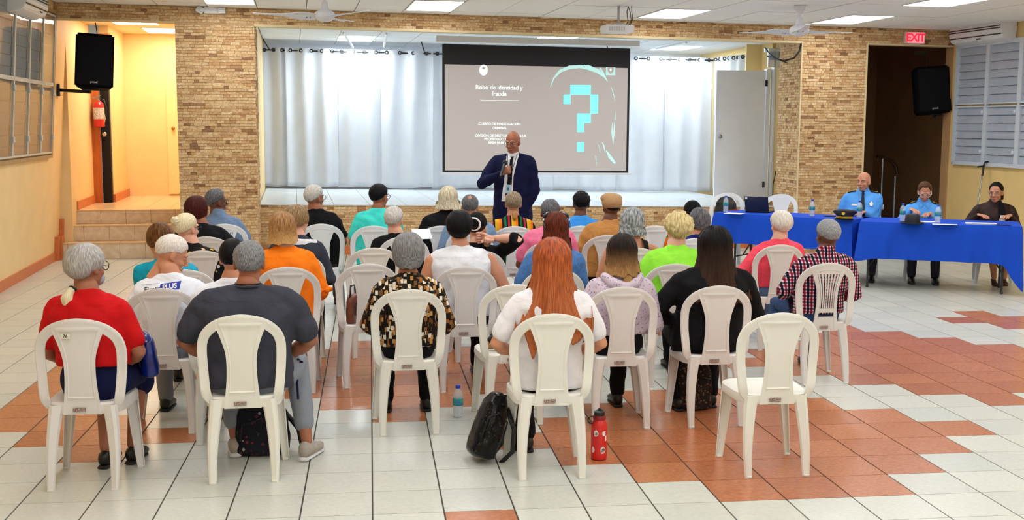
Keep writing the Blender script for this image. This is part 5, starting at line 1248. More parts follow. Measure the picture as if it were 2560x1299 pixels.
i = on('A4', 'woman with very long straight copper-red hair in a white top', (1380, 603), hyaw=-.02, skin_='tan', w=1.05, shirt=cloth('white blouse', S(232, 230, 234)), sleeve='short', hem=.44, legs=blackc, shoe=bshoe, seed=8, hands=((-.15, .38, .60), (.14, .38, .60)), feet=((-.06, .55, .1), (-.14, .60, .1)))
hair('l', i['Mh'], h_red, i['root'], seed=9, th=.028, front=58, length=.41, fall=98, flare=.045, backoff=-.060, rip=.008, nrip=40, naz=180, taper=1.5, vshape=.10, openface=50, top=.004, sw=1.04, ragged=.32, frontlen=.7)

hood = spots_mat('pale floral cloth', S(206, 192, 206), [S(150, 120, 160), S(178, 140, 160), S(128, 112, 150), S(190, 160, 180)], 55, .28)
i = on('A5', 'woman with dark hair fading to light tips in a pale floral hoodie', (1555, 588), hyaw=.02, skin_='tan', w=1.02, shirt=hood, sleeve='long', hem=.55, legs=blackc, shoe=bshoe, seed=10, feet=((-.2, .45, .1), (.1, .6, .1)))
hair('l', i['Mh'], h_ombre, i['root'], seed=11, th=.022, front=58, length=.13, fall=98, flare=.012, backoff=-.01, rip=.006, nrip=36, naz=140, taper=1.1, ragged=.3, openface=55)
lock(i['Mh'], [(.01, -.10, -.06), (.01, -.135, -.14), (.005, -.16, -.20), (0, -.175, -.27)], [(.030, .014), (.026, .012), (.016, .008), (.004, .003)], h_ombre, i['root'], 'hair_strand', 3, rip=.006)
b = NB(); limb(b, [i['nb']+Vector((-.11, -.03, -.01)), i['nb']+Vector((-.07, -.085, -.045)), i['nb']+Vector((0, -.105, -.075)), i['nb']+Vector((.07, -.085, -.045)), i['nb']+Vector((.11, -.03, -.01))], [.03, .036, .042, .036, .03], 12); me = voxel(b, .012, 3); wrinkle(me, .003, 3); obj('hood', me, hood, i['root'], smooth=0)

i = on('A6', 'woman in a loose black top with long black hair streaked bronze', (1787, 572), hyaw=.06, skin_='tan', w=1.22, d=1.15, shirt=blackc, sleeve='long', hem=.43, legs=blackc, shoe=bshoe, seed=12, hands=((-.16, .42, .58), (.14, .42, .56)), elbow=((-1, -.1, -.7), (1, -.1, -.7)), feet=((-.12, .45, .1), (.12, .52, .1)), belly=.03)
hair('l', i['Mh'], h_blackb, i['root'], seed=13, th=.028, front=56, length=.34, fall=98, flare=.045, backoff=-.045, rip=.007, nrip=40, naz=160, taper=1.55, ragged=.3, openface=48, top=.004, sw=1.06)

i = on('A8', 'man with close-cropped grey hair in a black, white and magenta plaid shirt', (2070, 549), hyaw=.12, skin_='dark', w=1.08, shirt=plaid_mat('plaid shirt cloth'), sleeve='elbow', hem=.48, collar=True, legs=jean, shoe=bshoe, seed=14, hands=((-.16, .40, .60), (.13, .42, .58)), feet=((-.16, .50, .1), (.12, .62, .1)))
hair('s', i['Mh'], hair_mat('cropped silver hair', S(96, 98, 102), S(176, 178, 182), 120), i['root'], seed=15, th=.011, front=50, side=84, back=118, rip=.001, lump=.0015, lf=110, sw=1.03)

# ---- second row
wt = cloth('white T-shirt cloth', S(232, 236, 246)); blue_p = mat('blue print', S(30, 56, 160), .7, var=.03); dark_p = mat('dark print', S(40, 44, 60), .7); line_p = mat('thin print line', S(130, 140, 170), .7); wprint = mat('white print', S(236, 238, 244), .7)
i = on('B1', 'white-haired bald-topped man bending right in a white T-shirt with a blue logo', (428, 588), yaw=-.06, hyaw=-1.15, hpitch=-.45, skin_='tan', w=1.04, d=1.1, lean=.05, headfwd=.05, shirt=wt, sleeve='short', hem=.50, legs=greyc, legkind='trousers', shoe=bshoe, seed=16, hi=True, hands=((-.1, .42, .56), (.18, .36, .60)))
hair('s', i['Mh'], h_white, i['root'], seed=17, th=.009, front=66, side=88, back=124, rip=.003, nrip=30, lump=.002, lf=60, top=-.003); face(i['Mh'], i['root'], closed=True)
def logo(i, x, z, tilt=.14):
    R_ = Matrix.Rotation(-tilt, 4, 'Y')
    def T_(bm): bm.transform(Matrix.Translation((x, 0, z)) @ R_ @ Matrix.Diagonal((.85, 1, .85, 1))); return bm
    parts = [('printed_word', T_(text_bm('First', .055, -.085, -.002, bold=.0008)), dark_p), ('printed_panel', T_(pb2([(-.026, -.024), (.115, -.024), (.128, .028), (-.012, .028)])), blue_p)]
    back_text(i, parts)
    b = T_(text_bm('PLUS', .046, .050, .002, bold=.0016)); conform(b, i['bvh'], -1, .0042, .012); obj('printed_word', b, wprint, i['root'])
    for za in (-.032, .034):
        b = T_(pb2([(-.16, za), (-.02, za), (-.02, za+.0018), (-.16, za+.0018)])); back_text(i, [('printed_line', b, line_p)])
    b = T_(pb2([(-.048, -.006), (-.02, -.006), (-.016, .006), (-.044, .006)])); back_text(i, [('printed_arrow', b, blue_p)])
logo(i, -.02, .86)
i = on('B2', 'dark-haired man in a white T-shirt, mostly hidden behind the big man in charcoal', (648, 597), hyaw=-.1, skin_='tan', w=1.05, shirt=wt, sleeve='short', hem=.50, legs=jean, shoe=bshoe, seed=18, hx=.03)
hair('s', i['Mh'], h_black, i['root'], seed=19, th=.010, front=50, side=86, back=120, rip=.002); logo(i, -.01, i['shz']-.02)

i = on('B3', 'woman with streaked shoulder-length hair in a bright orange top', (693, 532), hyaw=-.28, skin_='pale', w=1.02, shirt=cloth('orange jersey', S(255, 128, 22)), sleeve='elbow', hem=.44, legs=blackc, shoe=bshoe, seed=20, hx=-.04)
hair('l', i['Mh'], h_bbrown, i['root'], seed=21, th=.018, front=56, length=.10, fall=98, flare=.012, backoff=-.0, rip=.005, nrip=40, taper=1.05, ragged=.2, openface=56)
b = NB()
for s_ in (1,):
    for q in range(9): a = q/8; ell(b, i['AR'][1][0].lerp(i['AR'][1][1], .86)+Vector((.066*math.cos(a*6.28), .066*math.sin(a*6.28), -.01)), (.02, .02, .022), 8)
obj('sleeve_ruffle', voxel(b, .01, 2), MATS['orange jersey'], i['root'], smooth=0)

i = on('B5', 'man with black hair in a white sleeveless shirt seen from behind', (1148, 532), hyaw=-.05, skin_='tan', w=1.18, d=1.1, shirt=cloth('white sleeveless cloth', S(226, 228, 234)), sleeve='none', hem=.50, legs=blackc, shoe=bshoe, seed=22, hands=((-.16, .42, .56), (.2, .38, .56)))
hair('s', i['Mh'], h_black, i['root'], seed=23, th=.020, front=56, side=104, back=146, rip=.003, top=.010, sw=1.06)
b = NB()
for s_ in (-1, 1):
    for q in range(8): ell(b, i['nb']+Vector((s_*(.115+.012*q), -.062+.006*q, -.055-.0*q)), (.005, .004, .006), 6); ell(b, i['nb']+Vector((s_*(.118+.012*q), -.068+.006*q, -.075)), (.004, .004, .005), 6)
obj('eyelet_trim', b, mat('pale trim', S(160, 180, 200), .7), i['root'], kind='stuff')

i = on('B7', 'woman with long auburn hair, sunglasses on her head, in a blue denim shirt', (1390, 531), hyaw=.0, skin_='tan', w=1.0, shirt=mat('mid blue denim', S(70, 116, 176), .9, var=.18, scale=70, fold=.4), sleeve='short', hem=.46, legs=jean, shoe=bshoe, seed=24)
hair('l', i['Mh'], h_auburn, i['root'], seed=25, th=.015, front=58, length=.14, fall=100, flare=.02, backoff=-.02, rip=.004, nrip=40, taper=1.05, openface=56)
b = NB(); pts = [Vector((x_, .02+.03*(1-(x_/.08)**2)-.02, .112-.55*abs(x_)**1.4)) for x_ in (-.088, -.06, -.03, 0, .03, .06, .088)]
tube(b, pts, [(.008, .014), (.012, .020), (.012, .022), (.008, .012), (.012, .022), (.012, .020), (.008, .014)], 10); 
for s_ in (-1, 1): tube(b, [(s_*.088, .0, .10-.02), (s_*.092, -.05, .045), (s_*.085, -.085, .02)], .004, 6)
b.transform(i['Mh']); obj('sunglasses', b, mat('dark lens', S(40, 42, 50), .08, spec=.9), i['root'], smooth=0)
b = NB()
for s_ in (-1, 1): box(b, (s_*.091, -.02, .072), (.006, .03, .012))
b.transform(i['Mh']); obj('sunglass_arm', b, wprint, i['root'])

i = on('B8', 'woman with short curly blonde hair in a lime-green top', (1696, 534), hyaw=.08, skin_='pale', w=1.1, d=1.1, shirt=cloth('lime jersey', S(150, 234, 66)), sleeve='short', hem=.46, legs=blackc, shoe=bshoe, seed=26)
hair('c', i['Mh'], h_curlb, i['root'], seed=27, th=.026, front=62, side=108, back=138, lump=.016, lf=44, rip=.003, naz=150, sw=1.05, top=.0)

i = on('B9', 'white-haired woman in a coral-pink long-sleeved top', (1953, 528), hyaw=.10, skin_='pale', w=1.02, shirt=cloth('coral jersey', S(240, 78, 98)), sleeve='long', hem=.50, legs=mat('light denim', S(96, 120, 160), .85), shoe=bshoe, seed=28, hands=((-.2, .38, .56), (.12, .42, .56)))
hair('s', i['Mh'], h_white, i['root'], seed=29, th=.018, front=56, side=100, back=136, rip=.0025, nrip=30, sw=1.03)

# ---- third row
i = on('C0', 'brown-haired woman leaning forward in a turquoise scrub top', (398, 560), yaw=.02, hyaw=.45, hpitch=-.15, skin_='tan', w=.98, lean=.03, headfwd=.03, shirt=cloth('turquoise scrub', S(22, 160, 190)), sleeve='short', hem=.48, legs=blackc, shoe=bshoe, seed=30, shoulders=((-.02, 0, 0), (-.02, 0, 0)))
hair('l', i['Mh'], h_brown, i['root'], seed=31, th=.017, front=58, length=.045, fall=102, taper=.8, rip=.003, nrip=34, openface=62)
flow = spots_mat('black cloth with pale flowers', S(16, 14, 16), [S(214, 168, 60), S(230, 226, 220), S(190, 150, 60), S(16, 14, 16), S(16, 14, 16)], 22, .32)
i = on('C1', 'blonde woman with a high hair bun in a black flowered top', (466, 534), hyaw=-.62, skin_='pale', w=.95, lean=.02, shirt=flow, sleeve='elbow', hem=.48, legs=flow, shoe=bshoe, seed=32, hi=True)
hair('s', i['Mh'], h_pblonde, i['root'], seed=33, th=.010, front=54, side=88, back=122, rip=.0018, nrip=60)
b = NB(); uv_ = 0; vs = ell(b, (-.012, -.108, .066), (.036, .032, .036), 28)
for v in vs: q = v.co-Vector((-.012, -.108, .066)); v.co += q.normalized()*.005*math.sin(9*math.atan2(q.x, q.z)+q.y*90)
b.loops.layers.uv.new('UV'); b.transform(i['Mh']); obj('hair_bun', b, h_pblonde, i['root'], smooth=0); glasses(i['Mh'], gl_black, i['root']); face(i['Mh'], i['root'])

dj = mat('dark denim jacket', S(44, 50, 66), .9, var=.2, scale=90, bump=.15)
i = on('C2', 'woman with short highlighted brown hair in a dark denim jacket and white collar', (742, 514), hyaw=-.55, skin_='pale', w=1.0, shirt=dj, sleeve='long', hem=.46, legs=blackc, shoe=bshoe, seed=34)
hair('l', i['Mh'], hair_mat('highlighted brown hair', S(78, 54, 30), S(176, 144, 98), 80), i['root'], seed=35, th=.018, front=56, length=.035, fall=104, taper=.7, rip=.003, nrip=34, openface=60)
b = NB(); limb(b, [i['nb']+Vector((-.09, -.02, -.03)), i['nb']+Vector((-.04, -.066, -.04)), i['nb']+Vector((.06, -.066, -.048)), i['nb']+Vector((.14, -.02, -.055))], [(.040, .018)]*4, 12, side=(0, 0, 1)); obj('collar', voxel(b, .008, 3), wt, i['root'], smooth=0)

i = on('C4', 'person in black with a black and white cap and hands clasped behind the neck', (1192, 534), hyaw=-.3, skin_='pale', w=1.1, shirt=blackc, sleeve='elbow', hem=.46, legs=blackc, shoe=bshoe, seed=36, hands=((.085, .15, .92), (.095, .13, .955)), elbow=((.3, 1, -.6), (1, .1, -.55)), hand='grip', palm=((0, 1, .2), (1, 1, .2)))
hair('s', i['Mh'], h_dark, i['root'], seed=37, th=.008, front=60, side=86, back=120, rip=.001)
b = NB(); ell(b, (0, -.012, .040), (.086, .106, .094), 22)
for v in b.verts:
    if v.co.z < .03: v.co.z = .03+(v.co.z-.03)*.15
b.transform(i['Mh']); cp = obj('cap', b, blackc, i['root'], smooth=0); b = NB()
ring(b, (0, 0, 0), .050, .008, 'Y', 22, 6); b.transform(i['Mh'] @ Matrix.Translation((0, -.112, .045)) @ Matrix.Rotation(.25, 4, 'X')); obj('cap_strap', b, wprint, cp, smooth=0)
b = NB(); tube(b, [(0, .08, .035), (0, .13, .03), (0, .17, .02)], [(.07, .006), (.065, .006), (.035, .005)], 14, side=(1, 0, 0)); b.transform(i['Mh']); obj('cap_brim', b, blackc, cp, smooth=0)

i = on('C6', 'man with short dark hair in a pink T-shirt', (1375, 498), hyaw=.0, skin_='dark', w=1.05, shirt=cloth('pink jersey', S(236, 120, 156)), sleeve='short', hem=.48, legs=jean, shoe=bshoe, seed=38)
hair('s', i['Mh'], h_dgrey, i['root'], seed=39, th=.010, front=50, side=86, back=120, lump=.003, lf=80, rip=.001)
i = on('C10', 'man in a tan flat cap and a tan T-shirt', (1529, 486), hyaw=.1, skin_='dark', w=1.12, shirt=cloth('tan jersey', S(190, 134, 74)), sleeve='short', hem=.48, legs=blackc, shoe=bshoe, seed=40)
hair('s', i['Mh'], h_black, i['root'], seed=41, th=.004, front=70, side=84, back=118, rip=.001)
b = NB(); ell(b, (0, -.014, .050), (.092, .114, .080), 24); ell(b, (0, .012, .082), (.098, .112, .052), 24); tube(b, [(0, .075, .035), (0, .13, .025)], [(.07, .010), (.055, .008)], 14, side=(1, 0, 0))
me = voxel(b, .007, 3); me.transform(i['Mh']); wrinkle(me, .002, 4); obj('flat_cap', me, mat('tan cap cloth', S(178, 140, 98), .85, var=.08, scale=60), i['root'], smooth=0)
i = on('C11', 'woman with thick wavy grey hair in a black strappy top', (1581, 522), hyaw=-.05, skin_='tan', w=1.05, shirt=blackc, sleeve='none', hem=.46, legs=blackc, shoe=bshoe, seed=42)
for me_ in (i['shirt'].data,):
    zcut = i['shz']-.035; bm = NB(); bm.from_mesh(me_)
    dl = [f for f in bm.faces if f.calc_center_median().z > zcut and abs(abs(f.calc_center_median().x-i['nb'].x)-.10) > .022]; bmesh.ops.delete(bm, geom=dl, context='FACES'); bm.to_mesh(me_); bm.free()
hair('c', i['Mh'], hair_mat('wavy grey hair', S(84, 88, 92), S(188, 194, 196), 60), i['root'], seed=43, th=.024, front=60, length=.095, fall=100, flare=.012, lump=.012, lf=30, rip=.005, nrip=30, naz=140, taper=1.0, openface=58, curl=.008)

# ---- front rows
i = on('D0', 'woman with dark red hair in a black top, head turned right', (493, 492), hyaw=-.75, skin_='brown', w=1.06, shirt=blackc, sleeve='short', hem=.46, legs=navy, shoe=bshoe, seed=44, hi=True, hands=((-.12, .42, .56), (.2, .38, .56)))
hair('l', i['Mh'], h_dred, i['root'], seed=45, th=.020, front=54, length=.07, fall=100, taper=.95, rip=.003, nrip=36, openface=58); face(i['Mh'], i['root'])
stp = stripes_mat('blue and white striped cloth', [(0, S(176, 186, 202)), (.6, S(60, 76, 116))], 40)
i = on('D1', 'grey-haired man with dark glasses looking right in a blue-grey shirt', (541, 475), hyaw=-1.0, skin_='dark', w=1.02, shirt=cloth('blue grey shirt', S(112, 134, 166)), sleeve='short', hem=.48, collar=True, legs=jean, shoe=bshoe, seed=46, hi=True)
hair('s', i['Mh'], h_dgrey, i['root'], seed=47, th=.013, front=50, side=84, back=118, rip=.004, nrip=30, top=.006); glasses(i['Mh'], gl_black, i['root']); face(i['Mh'], i['root'])
i = on('D2', 'woman with short silver hair and black glasses in a black top', (786, 465), hyaw=-.75, skin_='brown', w=1.05, shirt=blackc, sleeve='short', hem=.46, legs=mat('dark grey cloth', S(70, 66, 64), .9), shoe=bshoe, seed=48, hi=True)
hair('s', i['Mh'], h_lgrey, i['root'], seed=49, th=.015, front=48, side=86, back=122, lump=.004, lf=60, rip=.003, nrip=28, top=.008); glasses(i['Mh'], gl_black, i['root']); face(i['Mh'], i['root'])
i = on('D3', 'person with short black hair and glasses in a bright turquoise T-shirt', (948, 462), hyaw=-.65, skin_='brown', w=1.08, shirt=cloth('turquoise jersey', S(70, 224, 214)), sleeve='short', hem=.48, legs=blackc, shoe=bshoe, seed=50, hi=True)
hair('s', i['Mh'], h_black, i['root'], seed=51, th=.014, front=50, side=90, back=124, rip=.002, top=.006); glasses(i['Mh'], gl_black, i['root']); face(i['Mh'], i['root'])
i = on('D3b', 'man with tousled light grey hair in a black top', (985, 518), hyaw=-.3, skin_='pale', w=1.05, shirt=blackc, sleeve='elbow', hem=.46, legs=blackc, shoe=bshoe, seed=52)
hair('s', i['Mh'], h_lgrey, i['root'], seed=53, th=.013, front=52, side=88, back=120, lump=.005, lf=46, rip=.004, nrip=24, top=.004)
i = on('D4', 'woman with chin-length white-blonde hair in a black top', (1121, 468), hyaw=-.35, skin_='pale', w=1.08, shirt=blackc, sleeve='long', hem=.46, legs=blackc, shoe=bshoe, seed=54)
hair('l', i['Mh'], h_blonde, i['root'], seed=55, th=.020, front=56, length=.10, fall=98, flare=.025, taper=1.15, rip=.005, nrip=30, openface=56)
i = on('D5', 'balding man with dark hair in a pale denim shirt', (1175, 487), hyaw=-.1, skin_='tan', w=1.15, shirt=mat('pale denim', S(120, 150, 186), .9, var=.12, scale=60), sleeve='elbow', hem=.46, collar=True, legs=jean, shoe=bshoe, seed=56)
hair('s', i['Mh'], h_dgrey, i['root'], seed=57, th=.010, front=64, side=86, back=120, rip=.0015)
b = NB(); ell(b, (0, -.066, .082), (.030, .030, .030), 16); b.transform(i['Mh']); obj('bald_patch', b, SK['tan'], i['root'], smooth=0)
kente = stripes_mat('striped colourful cloth', [(0, S(236, 170, 30)), (.16, S(240, 120, 30)), (.3, S(18, 16, 18)), (.45, S(26, 110, 60)), (.58, S(18, 16, 18)), (.68, S(190, 40, 60)), (.8, S(18, 16, 18)), (.9, S(240, 190, 60))], 6.5)
i = on('D6', 'woman with a low ash-brown ponytail in a colourful striped blouse', (1283, 480), hyaw=.0, skin_='tan', w=1.0, shirt=kente, sleeve='elbow', hem=.46, legs=cloth('wine skirt', S(70, 20, 30)), legkind='skirt', shoe=bshoe, seed=58)
hair('s', i['Mh'], h_mix, i['root'], seed=59, th=.013, front=54, side=94, back=124, rip=.002, nrip=50)
lock(i['Mh'], [(0, -.085, -.065), (0, -.105, -.085), (.0, -.11, -.12), (0, -.10, -.15)], [.014, .020, .022, .010], hair_mat('golden ponytail', S(150, 104, 54), S(210, 160, 96)), i['root'], 'ponytail', 5)
i = on('D8', 'person with short curly black hair in a bright blue T-shirt', (1453, 481), hyaw=0, skin_='dark', w=1.0, shirt=cloth('bright blue jersey', S(60, 150, 236)), sleeve='short', hem=.48, legs=blackc, shoe=bshoe, seed=60)
hair('c', i['Mh'], h_black, i['root'], seed=61, th=.014, front=52, side=88, back=118, lump=.007, lf=56, rip=.001, top=.006)
flor = spots_mat('orange floral cloth', S(232, 120, 30), [S(60, 120, 60), S(250, 180, 70), S(200, 60, 40), S(232, 120, 30)], 26, .36)
i = on('D11', 'person in a black cap and orange floral shirt, mostly hidden', (1731, 503), hyaw=.0, skin_='dark', w=1.1, shirt=flor, sleeve='elbow', hem=.48, legs=blackc, shoe=bshoe, seed=62)
hair('s', i['Mh'], h_black, i['root'], seed=63, th=.006, front=60, side=86, back=118, rip=.001)
b = NB(); ell(b, (0, -.012, .038), (.085, .105, .094), 22)
for v in b.verts:
    if v.co.z < .03: v.co.z = .03+(v.co.z-.03)*.15
tube(b, [(0, .08, .035), (0, .16, .02)], [(.07, .006), (.04, .005)], 14, side=(1, 0, 0)); b.transform(i['Mh']); obj('cap', b, blackc, i['root'], smooth=0)
i = on('D10', 'woman with wavy dark grey hair in a navy top, half hidden by the black-haired woman', (1748, 522), hyaw=.1, skin_='tan', w=1.05, shirt=cloth('deep navy jersey', S(26, 36, 110)), sleeve='short', hem=.48, legs=jean, shoe=bshoe, seed=64)
hair('l', i['Mh'], h_dgrey, i['root'], seed=65, th=.020, front=56, length=.05, fall=102, rip=.006, nrip=22, lump=.005, lf=24, taper=.85, openface=60)
# ---- speaker at the front, officers and the woman behind the tables
def seat_at(px, py, Yh, yaw, fwd=.22):
    p = wy(px, py, Yh); return p.x+fwd*math.sin(yaw), Yh-fwd*math.cos(yaw)
def decal(i, nm, pts, m, off=.004, label=None, thick=0):
    b = pb2(pts); conform(b, i['bvh'], 1, off, .012)
    if thick: bmesh.ops.solidify(b, geom=b.faces[:], thickness=thick)
    return obj(nm, b, m, i['root'], label=label)
navyj = cloth('navy jacket cloth', S(11, 15, 54), var=.12); whites = cloth('white shirt cloth', S(228, 228, 234))
i = person('bald man with glasses standing in a navy jacket and tie, speaking into a microphone', 1.52, 6.90, headpx=(1286, 328), yaw=2.92, hyaw=-.32, hpitch=-.22, skin_='brown', w=1.16, d=1.12, armlen=1.17, shirt=navyj, sleeve='long', hem=.80, legs=blackc, stand=True, shoe=bshoe, seed=70, hi=True,
           hands=((-.13, .12, .90), (.085, .27, 1.335)), hand=(None, 'grip'), elbow=((-1, -.15, -.2), (1, -.1, -.9)), belly=.035, headfwd=.02, palm=((0, 1, 0), (.2, 1, .45)), hx=.0)
pr = i; face(i['Mh'], i['root'], .003); glasses(i['Mh'], gl_metal, i['root'])
Z = i['nb'].z
decal(i, 'shirt_front', [(.060, Z+.01), (.0, Z+.03), (-.072, Z+.012), (-.020, Z-.24), (-.018, Z-.50), (.105, Z-.50), (.075, Z-.24)], whites, .004)
b = NB(); tube(b, [i['nb']+Vector((0, .0, -.02)), i['nb']+Vector((0, .006, .004)), i['nb']+Vector((0, .010, .020))], [(.080, .070), (.070, .066), (.066, .063)], 20, side=(1, 0, 0)); obj('shirt_collar', b, whites, i['root'], smooth=0)
for s_ in (1, -1): decal(i, 'shirt_collar', [(s_*.012, Z-.05), (s_*.048, Z-.085), (s_*.066, Z-.03), (s_*.040, Z-.015)], whites, .010)
tie_m = spots_mat('dark patterned tie cloth', S(18, 16, 22), [S(90, 70, 50), S(40, 34, 44), S(18, 16, 22)], 60, .35)
decal(i, 'tie', [(.018, Z-.03), (-.016, Z-.03), (-.008, Z-.07), (-.006, Z-.30), (.012, Z-.46), (.066, Z-.46), (.044, Z-.30), (.022, Z-.07)], tie_m, .009)
decal(i, 'lanyard', [(-.055, Z+.0), (-.049, Z+.0), (.036, Z-.32), (.030, Z-.32)], blackc, .013); decal(i, 'lanyard', [(.050, Z+.0), (.056, Z+.0), (.036, Z-.32), (.030, Z-.32)], blackc, .013)
bd = decal(i, 'badge', [(.004, Z-.415), (.062, Z-.415), (.062, Z-.325), (.004, Z-.325)], mat('badge card', S(176, 206, 226), .5, var=.03), .016, thick=.002)
decal(i, 'badge_print', [(.018, Z-.385), (.048, Z-.385), (.048, Z-.355), (.018, Z-.355)], mat('badge picture', S(60, 90, 110), .5), .0185); decal(i, 'badge_print', [(.014, Z-.341), (.052, Z-.341), (.052, Z-.333), (.014, Z-.333)], mat('badge bar', S(30, 50, 80), .5), .0185)
Mw = Matrix.Translation(i['root'].location) @ Matrix.Rotation(2.92, 4, 'Z')
hand_c = i['AR'][1][2] + Vector((-.012, .055, .045)); tip = i['Mh'] @ Vector((.0, .150, -.085)); ax = (tip-hand_c).normalized()
mic = thing('microphone', 'black wireless microphone in the standing man\'s hand', 'microphone', (0, 0, 0)); b = NB(); tube(b, [Mw @ (hand_c-ax*.12), Mw @ (hand_c-ax*.03), Mw @ (hand_c+ax*.07)], [.014, .015, .017], 14); obj('microphone_handle', b, black_m, mic, smooth=.6)
b = NB(); ell(b, Mw @ (hand_c+ax*.095), (.028, .028, .030), 18); obj('microphone_grille', b, mat('mic mesh', S(40, 40, 44), .4, metal=.5, bump=.5, bscale=900), mic, smooth=0)

pol = cloth('police blue cloth', S(92, 168, 244)); dnavy = mat('dark navy cloth', S(12, 14, 34), .7); gold = mat('gold thread', S(226, 190, 80), .4, metal=.4); silver = mat('silver badge', S(220, 220, 210), .3, metal=.5)
def epaulettes(i):
    for s_ in (-1, 1):
        a = i['nb']+Vector((s_*.085, .0, .004)); c = i['AR'][0 if s_ < 0 else 1][0]+Vector((-s_*.005, 0, .05)); b = NB(); P = []
        for q in (0, .33, .66, 1): p = a.lerp(c, q); h = i['bvh'].ray_cast(Vector((p.x, p.y, p.z+.3)), Vector((0, 0, -1))); P.append(Vector((p.x, p.y, (h[0].z if h[0] else p.z)+.005)))
        tube(b, P, [(.026, .005), (.030, .005), (.032, .005), (.032, .005)], 12, side=(0, 1, 0)); e = obj('epaulette', b, dnavy, i['root'], smooth=0)
        for q in (.3, .55, .8):
            p = P[0].lerp(P[3], q); h = i['bvh'].ray_cast(Vector((p.x, p.y, p.z+.3)), Vector((0, 0, -1))); b = NB(); ell(b, Vector((p.x, p.y, (h[0].z if h[0] else p.z)+.012)), (.008, .012, .004), 8); obj('epaulette_star', b, gold, e)
y_ = 2.72
x, y = seat_at(2160, 430, 8.05, y_)
CHAIRS['O1'] = chair(x, y, y_, 'white chair under the bald police officer', ch_white)
i = person('bald police officer in light blue uniform shirt and navy tie seated at the blue tables', x, y, headpx=(2160, 430), yaw=y_, hyaw=-.42, hpitch=-.02, skin_='tan', w=1.15, d=1.15, belly=.02, shirt=pol, sleeve='long', hem=.48, collar=True, legs=dnavy, shoe=bshoe, seed=71, hi=True, hands=((-.02, .42, .815), (.16, .40, .815)), hand='flat', hx=0, elbow=((-.5, -.8, -.6), (.5, -.8, -.6)), handdir=((.5, 1, -.05), (-.5, 1, -.05)))
face(i['Mh'], i['root']); Z = i['nb'].z; epaulettes(i)
decal(i, 'tie', [(.022, Z+.01), (-.022, Z+.01), (-.014, Z-.03), (-.034, Z-.30), (.034, Z-.30), (.014, Z-.03)], dnavy, .010)
for s_ in (1, -1): decal(i, 'shirt_collar', [(s_*.008, Z-.01), (s_*.045, Z-.055), (s_*.08, Z+.01), (s_*.05, Z+.03)], pol, .012)
decal(i, 'name_plate', [(.07, Z-.165), (.13, Z-.165), (.13, Z-.145), (.07, Z-.145)], silver, .008); decal(i, 'badge', [(-.10, Z-.11), (-.075, Z-.14), (-.088, Z-.165), (-.112, Z-.165), (-.125, Z-.14)], silver, .008)
a, e, _ = i['AR'][0]; b = NB(); c = a.lerp(e, .42)+Vector((-.070, .012, 0)); ell(b, c, (.006, .030, .036), 14); ptc = obj('shoulder_patch', b, mat('white patch', S(220, 224, 230), .7), i['root'], smooth=0); b = NB(); ell(b, c+Vector((-.004, 0, 0)), (.005, .018, .022), 12); obj('patch_print', b, dnavy, ptc, smooth=0)
y_ = 2.75
x, y = seat_at(2312, 455, 7.78, y_)
CHAIRS['O2'] = chair(x, y, y_, 'white chair under the policewoman with pale glasses', ch_white)
i = person('policewoman with tied brown hair and pale glasses looking down at the blue table', x, y, headpx=(2311, 455), yaw=y_, hyaw=.02, hpitch=-.42, skin_='tan', w=1.0, shirt=pol, sleeve='long', hem=.46, collar=True, legs=dnavy, shoe=bshoe, seed=72, hi=True, hands=((-.06, .40, .815), (.15, .42, .86)), hand='flat', hx=0, lean=.03, elbow=((-.5, -.8, -.6), (.5, -.8, -.6)), handdir=((.5, 1, -.05), (-.5, 1, -.15)))
face(i['Mh'], i['root']); glasses(i['Mh'], gl_clear, i['root'], r=.025); hair('s', i['Mh'], hair_mat('dark golden brown hair', S(52, 32, 22), S(110, 74, 46)), i['root'], seed=73, th=.010, front=50, side=88, back=124, rip=.0015, nrip=60); epaulettes(i); Z = i['nb'].z
b = NB(); ell(b, (0, -.105, .02), (.03, .026, .03), 16); b.loops.layers.uv.new('UV'); b.transform(i['Mh']); obj('hair_bun', b, MATS['dark golden brown hair'], i['root'], smooth=0)
for s_ in (1, -1): decal(i, 'shirt_collar', [(s_*.008, Z-.03), (s_*.045, Z-.07), (s_*.075, Z+.0), (s_*.05, Z+.03)], pol, .012)
decal(i, 'badge', [(-.085, Z-.12), (-.065, Z-.145), (-.078, Z-.165), (-.098, Z-.165), (-.11, Z-.145)], silver, .008)
a, e, _ = i['AR'][0]; b = NB(); c = a.lerp(e, .45)+Vector((-.060, .012, 0)); ell(b, c, (.006, .026, .032), 14); ptc = obj('shoulder_patch', b, MATS['white patch'], i['root'], smooth=0); b = NB(); ell(b, c+Vector((-.004, 0, 0)), (.005, .016, .020), 12); obj('patch_print', b, dnavy, ptc, smooth=0)
y_ = 2.78
x, y = seat_at(2490, 456, 7.45, y_)
CHAIRS['O3'] = chair(x, y, y_, 'white chair under the woman in the dark brown blouse', ch_white)
i = person('woman in a dark brown blouse with glasses and pulled-back black hair at the table end', x, y, headpx=(2486, 456), yaw=y_, hyaw=-.38, hpitch=-.12, skin_='tan', w=1.1, d=1.1, shirt=cloth('dark brown satin', S(44, 26, 24), rough=.5), sleeve='long', hem=.46, collar=True, legs=blackc, legkind='skirt', seed=74, hi=True, hands=((-.14, .42, .815), (.20, .42, .815)), hand='flat', hx=.0, feet=((-.10, .50, .10), (.02, .56, .10)), elbow=((-.5, -.8, -.6), (.5, -.8, -.6)), handdir=((.6, 1, -.05), (-.6, 1, -.05)))
face(i['Mh'], i['root']); glasses(i['Mh'], gl_metal, i['root']); hair('s', i['Mh'], h_black, i['root'], seed=75, th=.010, front=50, side=88, back=124, rip=.0015, nrip=60); Z = i['nb'].z
